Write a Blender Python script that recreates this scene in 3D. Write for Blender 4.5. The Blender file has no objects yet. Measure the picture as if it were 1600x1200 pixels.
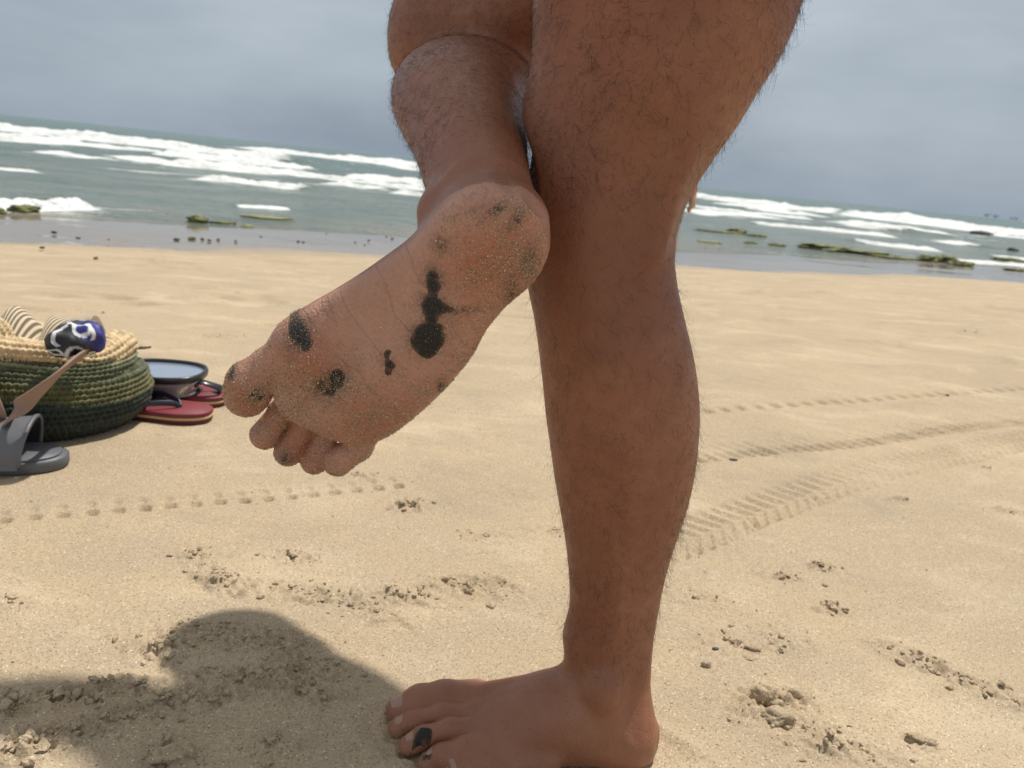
import bpy, math, random
import numpy as np
from mathutils import Matrix, Vector

random.seed(7); rng = np.random.default_rng(7)
sc = bpy.context.scene
col = sc.collection

# ------------------------------------------------------------------ camera
F = 1202.0; ROLL = math.atan(167/1600); PITCH = math.radians(15.647); CAMH = 0.55
cam_d = bpy.data.cameras.new('camera'); cam = bpy.data.objects.new('camera', cam_d); col.objects.link(cam)
sc.camera = cam
cam_d.sensor_fit = 'HORIZONTAL'; cam_d.sensor_width = 36.0; cam_d.lens = 36.0*F/1600
cam_d.clip_start = 0.02; cam_d.clip_end = 20000
cam_d.dof.use_dof = True; cam_d.dof.focus_distance = 0.62; cam_d.dof.aperture_fstop = 12.0
fw = Vector((0, math.cos(PITCH), -math.sin(PITCH))); up0 = Vector((0, math.sin(PITCH), math.cos(PITCH))); X0 = Vector((1, 0, 0))
rt = X0*math.cos(ROLL)+up0*math.sin(ROLL); up = up0*math.cos(ROLL)-X0*math.sin(ROLL)
M = Matrix((rt, up, -fw)).transposed().to_4x4(); M.translation = Vector((0, 0, CAMH)); cam.matrix_world = M

# ------------------------------------------------------------------ sun, sky, exposure
SUNV = Vector((0.236, 0.347, 1.0)).normalized()          # towards the sun
sun_d = bpy.data.lights.new('sun', 'SUN'); sun = bpy.data.objects.new('sun', sun_d); col.objects.link(sun)
sun_d.energy = 4.3; sun_d.angle = math.radians(1.2); sun_d.color = (1.0, 0.94, 0.85)
sun.rotation_euler = SUNV.to_track_quat('Z', 'Y').to_euler(); sun.location = (3, 4, 12)
W = bpy.data.worlds.new('World'); sc.world = W; W.use_nodes = True
nt = W.node_tree; nt.nodes.clear()
def wn(t): return nt.nodes.new(t)
sky = wn('ShaderNodeTexSky'); sky.sky_type = 'NISHITA'; sky.sun_disc = False
sky.sun_elevation = math.asin(SUNV.z); sky.sun_rotation = math.atan2(SUNV.x, SUNV.y)
sky.air_density = 1.2; sky.dust_density = 3.0
bg1 = wn('ShaderNodeBackground'); bg1.inputs[1].default_value = 0.08; nt.links.new(sky.outputs[0], bg1.inputs[0])
tc = wn('ShaderNodeTexCoord'); mp = wn('ShaderNodeMapping'); mp.inputs['Scale'].default_value = (1.0, 1.0, 3.0)
nt.links.new(tc.outputs['Generated'], mp.inputs[0])
nz = wn('ShaderNodeTexNoise'); nz.inputs['Scale'].default_value = 2.3; nz.inputs['Detail'].default_value = 4; nz.inputs['Roughness'].default_value = 0.55
nt.links.new(mp.outputs[0], nz.inputs['Vector'])
cr = wn('ShaderNodeValToRGB'); e = cr.color_ramp.elements
e[0].position = 0.36; e[0].color = (0.90, 0.90, 0.90, 1); e[1].position = 0.74; e[1].color = (1.36, 1.31, 1.25, 1)
nt.links.new(nz.outputs[0], cr.inputs[0])
sep = wn('ShaderNodeSeparateXYZ'); nt.links.new(tc.outputs['Generated'], sep.inputs[0])
el = wn('ShaderNodeValToRGB'); g = el.color_ramp.elements                # grey veil of cloud, paler higher up
g[0].position = 0.0; g[0].color = (0.322, 0.392, 0.475, 1); g[1].position = 1.0; g[1].color = (0.56, 0.575, 0.575, 1)
x_ = g.new(0.27); x_.color = (0.455, 0.520, 0.590, 1); x_ = g.new(0.6); x_.color = (0.50, 0.545, 0.585, 1)
nt.links.new(sep.outputs['Z'], el.inputs[0])
mul = wn('ShaderNodeMix'); mul.data_type = 'RGBA'; mul.blend_type = 'MULTIPLY'; mul.inputs[0].default_value = 1.0
nt.links.new(el.outputs[0], mul.inputs[6]); nt.links.new(cr.outputs[0], mul.inputs[7])
bg2 = wn('ShaderNodeBackground'); bg2.inputs[1].default_value = 1.0; nt.links.new(mul.outputs[2], bg2.inputs[0])
mx = wn('ShaderNodeMixShader'); mx.inputs[0].default_value = 0.90       # thin high cloud veil over the clear sky
nt.links.new(bg1.outputs[0], mx.inputs[1]); nt.links.new(bg2.outputs[0], mx.inputs[2])
wo = wn('ShaderNodeOutputWorld'); nt.links.new(mx.outputs[0], wo.inputs[0])
sc.view_settings.view_transform = 'Standard'; sc.view_settings.look = 'None'
sc.view_settings.exposure = 0.0; sc.view_settings.gamma = 1.0; sc.view_settings.use_curve_mapping = False
sc.render.engine = 'CYCLES'; sc.cycles.max_bounces = 8; sc.cycles.use_denoising = True

# ------------------------------------------------------------------ helpers
def ray(px, py):
    dx, dy = px-800, py-600
    a = dx*math.cos(ROLL)+dy*math.sin(ROLL); b = -dx*math.sin(ROLL)+dy*math.cos(ROLL)
    return np.array([a, F*math.cos(PITCH)-b*math.sin(PITCH), -(F*math.sin(PITCH)+b*math.cos(PITCH))])
O = np.array([0, 0, CAMH])
def atY(px, py, Y): r = ray(px, py); return O+r*(Y/r[1])
def atZ(px, py, z=0.0): r = ray(px, py); return O+r*((z-CAMH)/r[2])
def ss(a, b, x): t = np.clip((x-a)/(b-a), 0, 1); return t*t*(3-2*t)

def mesh_np(name, V, Q, smooth=True):
    V = np.asarray(V, dtype=np.float32); Q = np.asarray(Q, dtype=np.int32)
    k = Q.shape[1]; me = bpy.data.meshes.new(name)
    me.vertices.add(len(V)); me.vertices.foreach_set('co', V.ravel())
    me.loops.add(Q.size); me.loops.foreach_set('vertex_index', Q.ravel())
    me.polygons.add(len(Q))
    me.polygons.foreach_set('loop_start', np.arange(0, Q.size, k, dtype=np.int32))
    me.polygons.foreach_set('loop_total', np.full(len(Q), k, dtype=np.int32))
    me.polygons.foreach_set('use_smooth', np.full(len(Q), smooth, dtype=bool))
    me.update(calc_edges=True); me.validate()
    return me
def fattr(me, name, a):
    at = me.attributes.new(name, 'FLOAT', 'POINT'); at.data.foreach_set('value', np.asarray(a, dtype=np.float32))
def cattr(me, name, c):
    c = np.asarray(c, dtype=np.float32); c4 = np.ones((len(c), 4), np.float32); c4[:, :3] = c
    at = me.attributes.new(name, 'FLOAT_COLOR', 'POINT'); at.data.foreach_set('color', c4.ravel())
def ob(name, me, mat=None, parent=None, kind=None, label=None, cat=None, group=None, loc=None):
    o = bpy.data.objects.new(name, me); col.objects.link(o)
    if mat and me is not None and not me.materials: me.materials.append(mat)
    if parent: o.parent = parent
    if loc is not None: o.location = loc
    if kind: o['kind'] = kind
    if label: o['label'] = label
    if cat: o['category'] = cat
    if group: o['group'] = group
    return o
def grid_quads(nr, nc, wrap=False):
    i = np.arange(nr-1)[:, None]; j = np.arange(nc if wrap else nc-1)[None, :]; j2 = (j+1) % nc
    return np.stack([i*nc+j, i*nc+j2, (i+1)*nc+j2, (i+1)*nc+j], -1).reshape(-1, 4)

def h2(ix, iy, seed):
    n = (ix.astype(np.int64)*374761393+iy.astype(np.int64)*668265263+seed*982451653) & 0xffffffff
    n = ((n ^ (n >> 13))*1274126177) & 0xffffffff
    n = n ^ (n >> 16)
    return (n & 0xffff)/65535.0
def vn(x, y, seed=0):
    ix = np.floor(x); iy = np.floor(y); fx = x-ix; fy = y-iy
    fx = fx*fx*fx*(fx*(fx*6-15)+10); fy = fy*fy*fy*(fy*(fy*6-15)+10)
    a = h2(ix, iy, seed); b = h2(ix+1, iy, seed); c = h2(ix, iy+1, seed); d = h2(ix+1, iy+1, seed)
    return (a+(b-a)*fx+(c-a)*fy+(a-b-c+d)*fx*fy)*2-1
def fbm(x, y, oct=4, seed=0, g=0.5):
    s = 0; a = 1.0; t = 0
    for o in range(oct):
        s = s+a*vn(x*2**o+o*17.3, y*2**o-o*9.1, seed+o); t += a; a *= g
    return s/t

# ---- node material helper
class NM:
    def __init__(s, name):
        s.m = bpy.data.materials.new(name); s.m.use_nodes = True; s.t = s.m.node_tree
        s.b = s.t.nodes['Principled BSDF']
    def n(s, t, **kw):
        x = s.t.nodes.new(t)
        for k, v in kw.items(): setattr(x, k, v)
        return x
    def l(s, a, b): s.t.links.new(a, b)
    def coord(s, kind='Object', scale=(1, 1, 1)):
        c = s.n('ShaderNodeTexCoord'); m = s.n('ShaderNodeMapping'); m.inputs['Scale'].default_value = scale
        s.l(c.outputs[kind], m.inputs[0]); return m.outputs[0]
    def noise(s, vec, scale, detail=4, rough=0.5, dist=0.0):
        x = s.n('ShaderNodeTexNoise'); x.inputs['Scale'].default_value = scale; x.inputs['Detail'].default_value = detail
        x.inputs['Roughness'].default_value = rough; x.inputs['Distortion'].default_value = dist
        s.l(vec, x.inputs['Vector']); return x.outputs[0]
    def vor(s, vec, scale, feature='F1', out=0):
        x = s.n('ShaderNodeTexVoronoi', feature=feature); x.inputs['Scale'].default_value = scale
        s.l(vec, x.inputs['Vector']); return x.outputs[out]
    def ramp(s, fac, stops):
        x = s.n('ShaderNodeValToRGB'); el = x.color_ramp.elements
        while len(el) < len(stops): el.new(0.5)
        for e_, (p, c) in zip(el, stops):
            e_.position = p; e_.color = (c, c, c, 1) if isinstance(c, (int, float)) else (*c, 1)
        s.l(fac, x.inputs[0]); return x.outputs[0]
    def mix(s, fac, a, b, mode='MIX'):
        x = s.n('ShaderNodeMix', data_type='RGBA', blend_type=mode)
        for sock, v in ((x.inputs[0], fac), (x.inputs[6], a), (x.inputs[7], b)):
            if isinstance(v, (int, float)): sock.default_value = v
            elif isinstance(v, tuple): sock.default_value = (*v, 1)
            else: s.l(v, sock)
        return x.outputs[2]
    def math(s, op, a, b=0.5, clamp=False):
        x = s.n('ShaderNodeMath', operation=op, use_clamp=clamp)
        for sock, v in ((x.inputs[0], a), (x.inputs[1], b)):
            if isinstance(v, (int, float)): sock.default_value = v
            else: s.l(v, sock)
        return x.outputs[0]
    def attr(s, name, out='Fac'):
        x = s.n('ShaderNodeAttribute', attribute_name=name); return x.outputs[out]
    def bump(s, h, strength, dist, normal=None):
        x = s.n('ShaderNodeBump'); x.inputs['Strength'].default_value = strength; x.inputs['Distance'].default_value = dist
        s.l(h, x.inputs['Height'])
        if normal is not None: s.l(normal, x.inputs['Normal'])
        return x.outputs[0]
    def set(s, **kw):
        for k, v in kw.items():
            k = k.replace('_', ' ')
            sock = s.b.inputs[k]
            if isinstance(v, (int, float)): sock.default_value = v
            elif isinstance(v, tuple): sock.default_value = (*v, 1) if len(v) == 3 and sock.type == 'RGBA' else v
            else: s.l(v, sock)
        return s
def plain(name, c, rough=0.6, var=0.15, scale=60, bump=0.0, spec=0.5, bscale=400):
    m = NM(name); v = m.coord('Object')
    f = m.noise(v, scale, 5, 0.6)
    cc = m.mix(f, tuple(x*(1-var) for x in c), tuple(min(1, x*(1+var)) for x in c))
    m.set(Base_Color=cc, Roughness=rough, Specular_IOR_Level=spec)
    if bump: m.set(Normal=m.bump(m.noise(v, bscale, 3), 0.5, bump))
    return m.m

# ================================================================== the ground
SEA = -0.5
wl0 = atZ(0, 338, SEA); wl1 = atZ(1600, 420, SEA)
SD = (wl1-wl0)[:2]; SD /= np.linalg.norm(SD); SN = np.array([-SD[1], SD[0]])      # along the shore, seaward
SHD = float(wl0[:2] @ SN)
def shore_dist(x, y): return SHD-(x*SN[0]+y*SN[1])+0.25*fbm((x*SD[0]+y*SD[1])*0.35, x*0+3.1, 3, 91)   # + inland
def ground_z(x, y):
    s = shore_dist(x, y)
    t = np.clip((8.6-s)/6.2, 0, 1)
    z = (SEA+0.045)*np.where(t < 0.3, t*t/0.6, t-0.15)/0.85           # the beach face
    z = z-0.045*np.clip((2.4-s)/2.4, 0, 1)                            # the flat wet apron
    return z-np.clip(-s, 0, 60)*0.07

TRK = []          # vehicle and bicycle tracks: polyline on the ground, half width, kind
def gp(*pts): return [atZ(a, b)[:2] for a, b in pts]
TRK.append((gp((-120, 823), (0, 810), (290, 783), (570, 760), (640, 752)), 0.022, 'lug'))
TRK.append((gp((1000, 716), (1100, 706), (1330, 688), (1460, 668), (1600, 653), (1800, 632)), 0.045, 'dash'))
TRK.append((gp((960, 880), (1070, 838), (1160, 803), (1260, 769), (1380, 735), (1600, 686), (1800, 646)), 0.047, 'chev'))
TRK.append((gp((1000, 648), (1100, 641), (1250, 631), (1420, 618), (1600, 608)), 0.04, 'faint'))
def track_h(x, y):
    z = np.zeros_like(x)
    for pts, hw, kind in TRK:
        acc = 0.0
        for a, b in zip(pts[:-1], pts[1:]):
            d = b-a; L = np.linalg.norm(d); d = d/L; nrm = np.array([-d[1], d[0]])
            rx = x-a[0]; ry = y-a[1]
            s = rx*d[0]+ry*d[1]; t = rx*nrm[0]+ry*nrm[1]
            m = (s >= -0.002) & (s < L) & (np.abs(t) < hw*1.6)
            if m.any():
                S = s[m]+acc; T = t[m]; tn = T/hw
                nn = fbm(S*9, T*9+3, 3, 5)
                edge = ss(1.15, 0.85, np.abs(tn)+0.12*nn)
                if kind == 'chev':
                    k = np.where(tn < -0.15, -(tn+0.15)*1.5, (tn+0.15)*0.45)
                    ph = S/0.034+k*1.1+0.22*nn
                    f = ph-np.floor(ph)
                    hgt = -0.002-0.0085*ss(1.0, 0.93, f)*f**1.3*np.where(np.abs(tn+0.15) < 0.1, 0.45, 1.0)
                    # second, weaker set of lugs on the near shoulder
                    ph2 = S/0.030+0.5; f2 = ph2-np.floor(ph2)
                    hgt = hgt-0.006*ss(1, .92, f2)*f2*ss(-0.5, -0.9, tn)
                    hgt *= np.clip(0.75+0.75*fbm(S*2.5, T*8, 2, 8), .15, 1.3)
                elif kind == 'lug':
                    ph = S/0.036+0.1*nn; f = ph-np.floor(ph); ip = np.floor(ph)
                    wob = h2(ip, ip*0, 4)
                    hgt = -0.011*(ss(0.85, 0.78, f)*ss(0.15+0.2*wob, 0.5, f)*ss(0.2, -0.15, tn+0.35) + 0.42*ss(0.3, 0.38, f)*ss(0.72, 0.6, f)*ss(0.0, 0.3, tn))*(0.6+0.6*wob)
                elif kind == 'dash':
                    ph = S/0.034+tn*0.35+0.12*nn; f = ph-np.floor(ph); ip = np.floor(ph); wob = h2(ip, ip*0, 14)
                    hgt = -0.019*ss(0.95, 0.85, f)*ss(0.15, 0.6, f)*ss(0.15, -0.2, tn)*(0.35+0.8*wob)*(0.5+0.5*ss(0.1, 0.7, S))-0.005*ss(0.4, 0.5, f)*ss(0.95, 0.7, f)*ss(-0.1, 0.2, tn)*wob
                else:
                    ph = S/0.06+0.1*nn; f = ph-np.floor(ph)
                    hgt = -0.011*ss(0.8, 0.7, f)*ss(0.2, 0.6, f)*ss(0.6, 0.2, np.abs(tn))
                z[m] += hgt*edge
            acc += L
    return z

# loose, trodden sand: list of (centre, radii along/across, angle, strength)
CR = []
def crum(px, py, a, b, ang, s): p = atZ(px, py)[:2]; CR.append((p[0], p[1], a, b, math.radians(ang), s))
crum(612, 1150, .018, .012, 60, .5); crum(632, 1185, .016, .010, 60, .6); crum(606, 1120, .014, .010, 80, .4)
crum(345, 905, .045, .022, -35, .9); crum(300, 870, .03, .016, -40, .5); crum(460, 870, .03, .016, 0, .75); crum(480, 925, .09, .022, -5, .75); crum(620, 930, .07, .02, 5, .6)
crum(735, 915, .055, .025, 8, .8); crum(560, 945, .08, .02, -25, .55)
crum(250, 1015, .035, .022, 15, 1.0); crum(330, 990, .05, .02, 5, .8); crum(400, 1000, .07, .022, 3, .9); crum(480, 1035, .05, .02, -15, .7)
crum(90, 1092, .085, .014, 17, 1.0); crum(0, 1108, .05, .014, 16, .9); crum(170, 1075, .05, .010, 18, .6)
crum(390, 1065, .075, .022, 14, 1.0); crum(270, 1098, .06, .016, 20, .9); crum(190, 1125, .06, .012, 22, .8); crum(55, 1165, .045, .018, 25, 1.1)
crum(0, 1180, .03, .02, 20, .9); crum(268, 1182, .025, .014, 0, .9); crum(440, 1165, .03, .014, 10, .5); crum(480, 1085, .05, .018, 0, .5)
crum(1215, 1105, .045, .03, 10, .9); crum(1260, 1140, .08, .03, -15, .45); crum(1310, 1172, .06, .016, -5, .7); crum(1440, 1160, .02, .01, -20, .6)
crum(1430, 1030, .05, .022, -35, .75); crum(1510, 1065, .05, .012, -25, .6); crum(1590, 1100, .05, .014, -20, .5)
crum(1225, 902, .03, .01, -5, .8); crum(1282, 885, .02, .012, 10, .9); crum(1295, 951, .02, .012, 0, .9); crum(1090, 935, .05, .02, 0, .3)
crum(1150, 1010, .05, .03, 0, .3); crum(1210, 1000, .05, .03, 10, .35); crum(640, 790, .03, .02, 0, .6); crum(345, 513, .05, .03, 0, .9)
crum(1545, 733, .03, .015, 0, .5); crum(1580, 802, .03, .015, 0, .6); crum(1405, 783, .02, .012, 0, .5); crum(760, 838, .05, .02, 0, .3)
crum(1510, 510, .10, .05, 0, .7); crum(120, 470, .10, .05, 0, .5); crum(20, 940, .03, .015, 0, .5); crum(870, 830, .04, .02, 0, .4); crum(560, 745, .04, .015, 0, .4)
def crumb_mask(x, y):
    m = np.zeros_like(x)
    for cx, cy, a, b, an, s in CR:
        sel = (np.abs(x-cx) < a*2.6) & (np.abs(y-cy) < a*2.6)
        if not sel.any(): continue
        dx = x[sel]-cx; dy = y[sel]-cy; c, sn = math.cos(an), math.sin(an)
        q = ((dx*c+dy*sn)/a)**2+((-dx*sn+dy*c)/b)**2
        m[sel] = np.maximum(m[sel], s*ss(2.6, 0.25, q))
    return m
def sand_detail(x, y):
    r = np.hypot(x, y)
    z = 0.010*fbm(x*1.1, y*1.1, 3, 21)*ss(0.4, 2.0, r)+0.0035*fbm(x*4.5, y*4.5, 3, 22)+0.0009*fbm(x*28, y*28, 3, 23)
    z = z+0.016*fbm(x*0.8+4, y*1.6, 4, 24)*ss(1.6, 4.0, r)
    # pits and old prints in the trampled beach further off
    pit = ss(0.34, 0.62, fbm(x*2.6, y*3.1, 3, 31))*ss(1.9, 3.4, r)*ss(11, 7, r)
    z = z-0.024*pit
    lump = ss(0.42, 0.7, fbm(x*5.5+9, y*6.5, 3, 37))*ss(2.2, 4.0, r)*ss(9, 6, r)
    z = z+0.016*lump
    m = crumb_mask(x, y)
    on = m > 0.01
    if on.any():
        X = x[on]; Y = y[on]; mm = m[on]
        rid = 1-np.abs(fbm(X*46, Y*46, 4, 41, 0.62))*2.3
        lum = np.clip(fbm(X*75, Y*75, 3, 43)+0.15, -0.3, 1)
        z[on] += mm*(0.0085*np.clip(rid, -0.5, 1)+0.016*lum*ss(-0.1, 0.35, fbm(X*22, Y*22, 2, 45))-0.002)
    return z
def full_z(x, y):
    return ground_z(x, y)+sand_detail(x, y)*ss(0.2, 1.5, shore_dist(x, y))+track_h(x, y)

ths = np.concatenate([np.linspace(-0.95, 0.95, 721), np.linspace(0.95, 2*math.pi-0.95, 46)[1:-1]])
rs = [0.03, 0.12, 0.22, 0.30, 0.36]
while rs[-1] < 0.5: rs.append(rs[-1]*1.012)
while rs[-1] < 3.6: rs.append(rs[-1]*1.0033)
while rs[-1] < 45: rs.append(rs[-1]*1.0125)
while rs[-1] < 400: rs.append(rs[-1]*1.25)
rs = np.array(rs)
TT, RR = np.meshgrid(ths, rs)
gx = (np.sin(TT)*RR).ravel(); gy = (np.cos(TT)*RR).ravel()
gz = full_z(gx, gy)
# hollow pressed by the standing foot
def press(x, y, z):
    d = ((x-0.05)/0.15)**2+((y-0.645)/0.06)**2
    return z-0.0030*ss(1.25, 0.7, d)+0.0045*ss(1.75, 1.35, d)*ss(1.05, 1.35, d)*(1+.9*fbm(x*60, y*60, 3, 88))
gz = press(gx, gy, gz)
me = mesh_np('sand', np.stack([gx, gy, gz], 1), grid_quads(len(rs), len(ths), True)[:, ::-1])
sdist = shore_dist(gx, gy)
fattr(me, 'wet', ss(3.3, 1.9, sdist+0.55*fbm(gx*0.8, gy*0.8, 4, 61))); fattr(me, 'crumb', crumb_mask(gx, gy))

m = NM('sand_material'); v = m.coord('Object')
big = m.noise(v, 1.3, 5, 0.6); mid = m.noise(v, 9, 5, 0.6); fine = m.noise(v, 330, 3, 0.7)
sp = m.vor(v, 780, out=1)
base = m.mix(m.ramp(big, [(0.35, 0.0), (0.65, 1.0)]), (0.40, 0.325, 0.228), (0.455, 0.365, 0.25))
base = m.mix(m.ramp(mid, [(0.42, 0.0), (0.75, 0.55)]), base, (0.365, 0.315, 0.245))
strk = m.noise(m.coord('Object', (1.0, 1.7, 1)), 2.6, 6, 0.66, 0.5)
base = m.mix(m.ramp(strk, [(0.38, 0.0), (0.52, 0.0), (0.66, 0.6)]), base, (0.56, 0.47, 0.345))
base = m.mix(m.ramp(strk, [(0.30, 0.6), (0.46, 0.0)]), base, (0.31, 0.26, 0.195))
base = m.mix(m.ramp(fine, [(0.25, 0.75), (0.5, 0.0)]), base, (0.21, 0.16, 0.10))
base = m.mix(m.ramp(fine, [(0.56, 0.0), (0.8, 0.6)]), base, (0.66, 0.56, 0.40))
bw = m.n('ShaderNodeRGBToBW'); m.l(sp, bw.inputs[0])
base = m.mix(m.ramp(bw.outputs[0], [(0.08, 0.85), (0.2, 0.0)]), base, (0.10, 0.075, 0.05))
base = m.mix(m.ramp(bw.outputs[0], [(0.86, 0.0), (0.95, 0.85)]), base, (0.80, 0.75, 0.64))
wet = m.attr('wet')
base = m.mix(1.0, base, (0.985, 0.950, 0.905), 'MULTIPLY')
far = m.mix(wet, base, (0.235, 0.190, 0.140))
rough = m.math('SUBTRACT', 0.92, m.math('MULTIPLY', m.ramp(wet, [(0.35, 0.0), (0.9, 1.0)]), 0.86))
nb = m.bump(fine, 0.9, 0.0012)
nb = m.bump(m.noise(v, 90, 4, 0.65), 0.55, 0.003, nb)
mixn = m.n('ShaderNodeMix', data_type='VECTOR'); geo = m.n('ShaderNodeNewGeometry')
m.l(m.ramp(wet, [(0.3, 0.0), (0.8, 0.93)]), mixn.inputs[0]); m.l(nb, mixn.inputs[4]); m.l(geo.outputs['Normal'], mixn.inputs[5])
m.set(Base_Color=far, Roughness=rough, Specular_IOR_Level=m.math('ADD', 0.35, m.math('MULTIPLY', wet, 0.4)), Normal=mixn.outputs[1])
SAND = m.m
ob('sand', me, SAND, kind='structure', label='pale tan beach sand with tyre tracks and crumbs')

# ================================================================== the sea
th2 = np.linspace(-0.98, 0.98, 560)
r2 = [5.0]
while r2[-1] < 150: r2.append(r2[-1]*1.0058)
while r2[-1] < 9000: r2.append(r2[-1]*1.06)
r2 = np.array(r2)
T2, R2 = np.meshgrid(th2, r2); sx = (np.sin(T2)*R2).ravel(); sy = (np.cos(T2)*R2).ravel()
along = sx*SD[0]+sy*SD[1]; out = sx*SN[0]+sy*SN[1]-SHD; rr = np.hypot(sx, sy)
sz = np.full_like(sx, SEA); foam = np.zeros_like(sx)
amp = ss(0.0, 14, out)
sz += amp*(0.045*fbm(along*0.12, out*0.55, 3, 71)+0.02*fbm(along*0.5, out*1.6, 3, 72))*ss(900, 60, rr)+ss(30, 90, rr)*ss(2500, 300, rr)*0.16*fbm(along*0.03, out*0.12, 3, 73)
BRK = [  # px of the foot of each breaker, height, depth of its front, seed
 ((-160, 188), (475, 254), .50, 4.0, 1), ((330, 226), (760, 277), .50, 5.0, 2), ((-100, 203), (150, 225), .28, 2.0, 3), ((230, 240), (500, 268), .26, 1.8, 4),
 ((262, 257), (450, 276), .17, 1.6, 5), ((300, 278), (470, 297), .15, 0.9, 6), ((530, 277), (720, 296), .24, 2.0, 7), ((578, 290), (720, 307), .18, 1.3, 8),
 ((498, 286), (572, 296), .12, 0.9, 9), ((-60, 330), (182, 331), .11, 0.45, 10), ((372, 324), (462, 329), .035, 0.25, 11), ((150, 240), (290, 262), .10, 1.2, 12), ((-60, 215), (330, 246), .16, 1.4, 41), ((420, 268), (640, 290), .10, .9, 42), ((1060, 322), (1290, 346), .13, 1.2, 43), ((1180, 350), (1420, 374), .10, .9, 44), ((330, 262), (700, 300), .09, .8, 45),
 ((60, 236), (140, 247), .05, 0.8, 13), ((0, 266), (70, 270), .04, 0.5, 14), ((500, 246), (700, 272), .4, 3.2, 31), ((600, 300), (760, 318), .10, 0.8, 32),
 ((1000, 300), (1330, 337), .55, 5.0, 15), ((1290, 333), (1800, 391), .62, 5.5, 16), ((1110, 317), (1208, 329), .2, 2.4, 17), ((1274, 344), (1368, 359), .24, 1.4, 18),
 ((1462, 376), (1514, 385), .12, 0.7, 19), ((1350, 381), (1480, 394), .10, 0.7, 20), ((1425, 364), (1515, 371), .16, 1.4, 21), ((1500, 409), (1700, 425), .05, 0.5, 22),
 ((1540, 367), (1700, 383), .12, 1.2, 23), ((1080, 333), (1235, 343), .10, 1.6, 24), ((1560, 403), (1700, 416), .06, .4, 25), ((1200, 330), (1300, 338), .12, 1.6, 26), ((1600, 380), (1800, 404), .5, 4.0, 27)]
for (ax, ay), (bx, by), hh, wd, sd in BRK:
    a = atZ(ax, ay, SEA)[:2]; b = atZ(bx, by, SEA)[:2]; d = b-a; L = np.linalg.norm(d); d /= L
    nrm = np.array([-d[1], d[0]])
    if nrm[1] < 0: nrm = -nrm
    rx = sx-a[0]; ry = sy-a[1]; s = rx*d[0]+ry*d[1]; t = rx*nrm[0]+ry*nrm[1]
    mk = (s > -0.1*L) & (s < 1.1*L) & (t > -wd*2) & (t < wd*6)
    S = s[mk]; T = t[mk]
    wob = fbm(S/(wd*3.0), S*0+sd*7.7, 3, 80+sd)
    Tn = (T+wob*wd*0.75)/wd
    end = ss(-0.06, 0.10, S/L+0.05*wob)*ss(1.06, 0.88, S/L+0.05*wob)
    prof = np.where(Tn < 1, ss(0.0, 1.0, Tn), np.exp(-np.clip(Tn-1, 0, 20)*0.55))
    hv = (0.7+0.5*fbm(S/(wd*1.2), T*0+sd, 5, 180+sd, .6))*end
    lum = 0.34*hh*fbm(S/(wd*0.16), T/(wd*0.2), 4, 280+sd, .6)*ss(-0.1, .2, Tn)*ss(2.2, 1.0, Tn)*end
    sz[mk] += hh*hv*prof+lum
    fo = ss(-0.25, 0.02, Tn)*ss(1.5, 0.98, Tn)*(0.45+0.75*end*hv)+0.25*fbm(S/(wd*0.5), T/(wd*0.35), 3, 380+sd)
    foam[mk] = np.maximum(foam[mk], np.clip(fo*end*1.0, 0, .86))
    tr = 0.52*ss(-3.5, 0.0, Tn)*ss(0.3, 0.0, Tn)*end*(0.6+0.6*fbm(S/(wd*0.8), T/(wd*0.4), 3, 480+sd))
    foam[mk] = np.maximum(foam[mk], np.clip(tr, 0, 1))
# scattered streaks of foam between the breakers and the swash edge
foam = np.maximum(foam, 0.62*ss(0.30, 0.62, fbm(along*0.22, out*0.9, 4, 95, 0.6))*ss(5, 12, out)*ss(60, 35, out))
foam = np.maximum(foam, 0.50*ss(0.35, 0.6, fbm(along*0.5, out*3.0, 3, 96))*ss(0.0, 0.2, out)*ss(3.0, 1.2, out))
me = mesh_np('sea', np.stack([sx, sy, sz], 1), grid_quads(len(r2), len(th2))[:, ::-1])
fattr(me, 'foam', foam); fattr(me, 'deep', ss(1.0, 45, out)); fattr(me, 'shallow', ss(2.5, 0.0, out))
m = NM('sea_material'); v = m.coord('Object')
f = m.attr('foam')
nn = m.noise(v, 3.4, 8, 0.78); nn2 = m.noise(v, 0.7, 5, 0.65)
fm = m.math('ADD', f, m.math('MULTIPLY', m.math('SUBTRACT', m.math('ADD', m.math('MULTIPLY', nn, 0.55), m.math('MULTIPLY', nn2, 0.45)), 0.5), 2.3))
fmask = m.ramp(fm, [(0.36, 0.0), (0.52, 0.45), (0.88, 1.0)])
water = m.mix(m.attr('deep'), (0.165, 0.185, 0.155), (0.055, 0.125, 0.108))
water = m.mix(m.attr('shallow'), water, (0.22, 0.19, 0.145))
nn3 = m.noise(m.coord('Object', (1.0, 2.2, 1.0)), 0.42, 6, 0.68)
water = m.mix(m.ramp(nn3, [(0.38, 0.0), (0.62, 0.85)]), water, (0.075, 0.125, 0.10))
water = m.mix(m.ramp(nn, [(0.50, 0.0), (0.72, 0.35)]), water, (0.26, 0.28, 0.25))
cc = m.mix(fmask, water, (0.74, 0.76, 0.76))
bs = m.coord('Object', (1.0, 1.0, 1.0))
w1 = m.noise(bs, 1.1, 6, 0.65); w2 = m.noise(bs, 6.0, 4, 0.6)
bn = m.bump(w1, 0.9, 0.5); bn = m.bump(w2, 0.8, 0.07, bn)
m.set(Base_Color=cc, Roughness=m.math('ADD', 0.16, m.math('MULTIPLY', fmask, 0.65)), IOR=1.33, Specular_IOR_Level=0.45, Normal=bn)
ob('sea', me, m.m, kind='structure', label='grey green sea with rows of white breakers')
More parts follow.
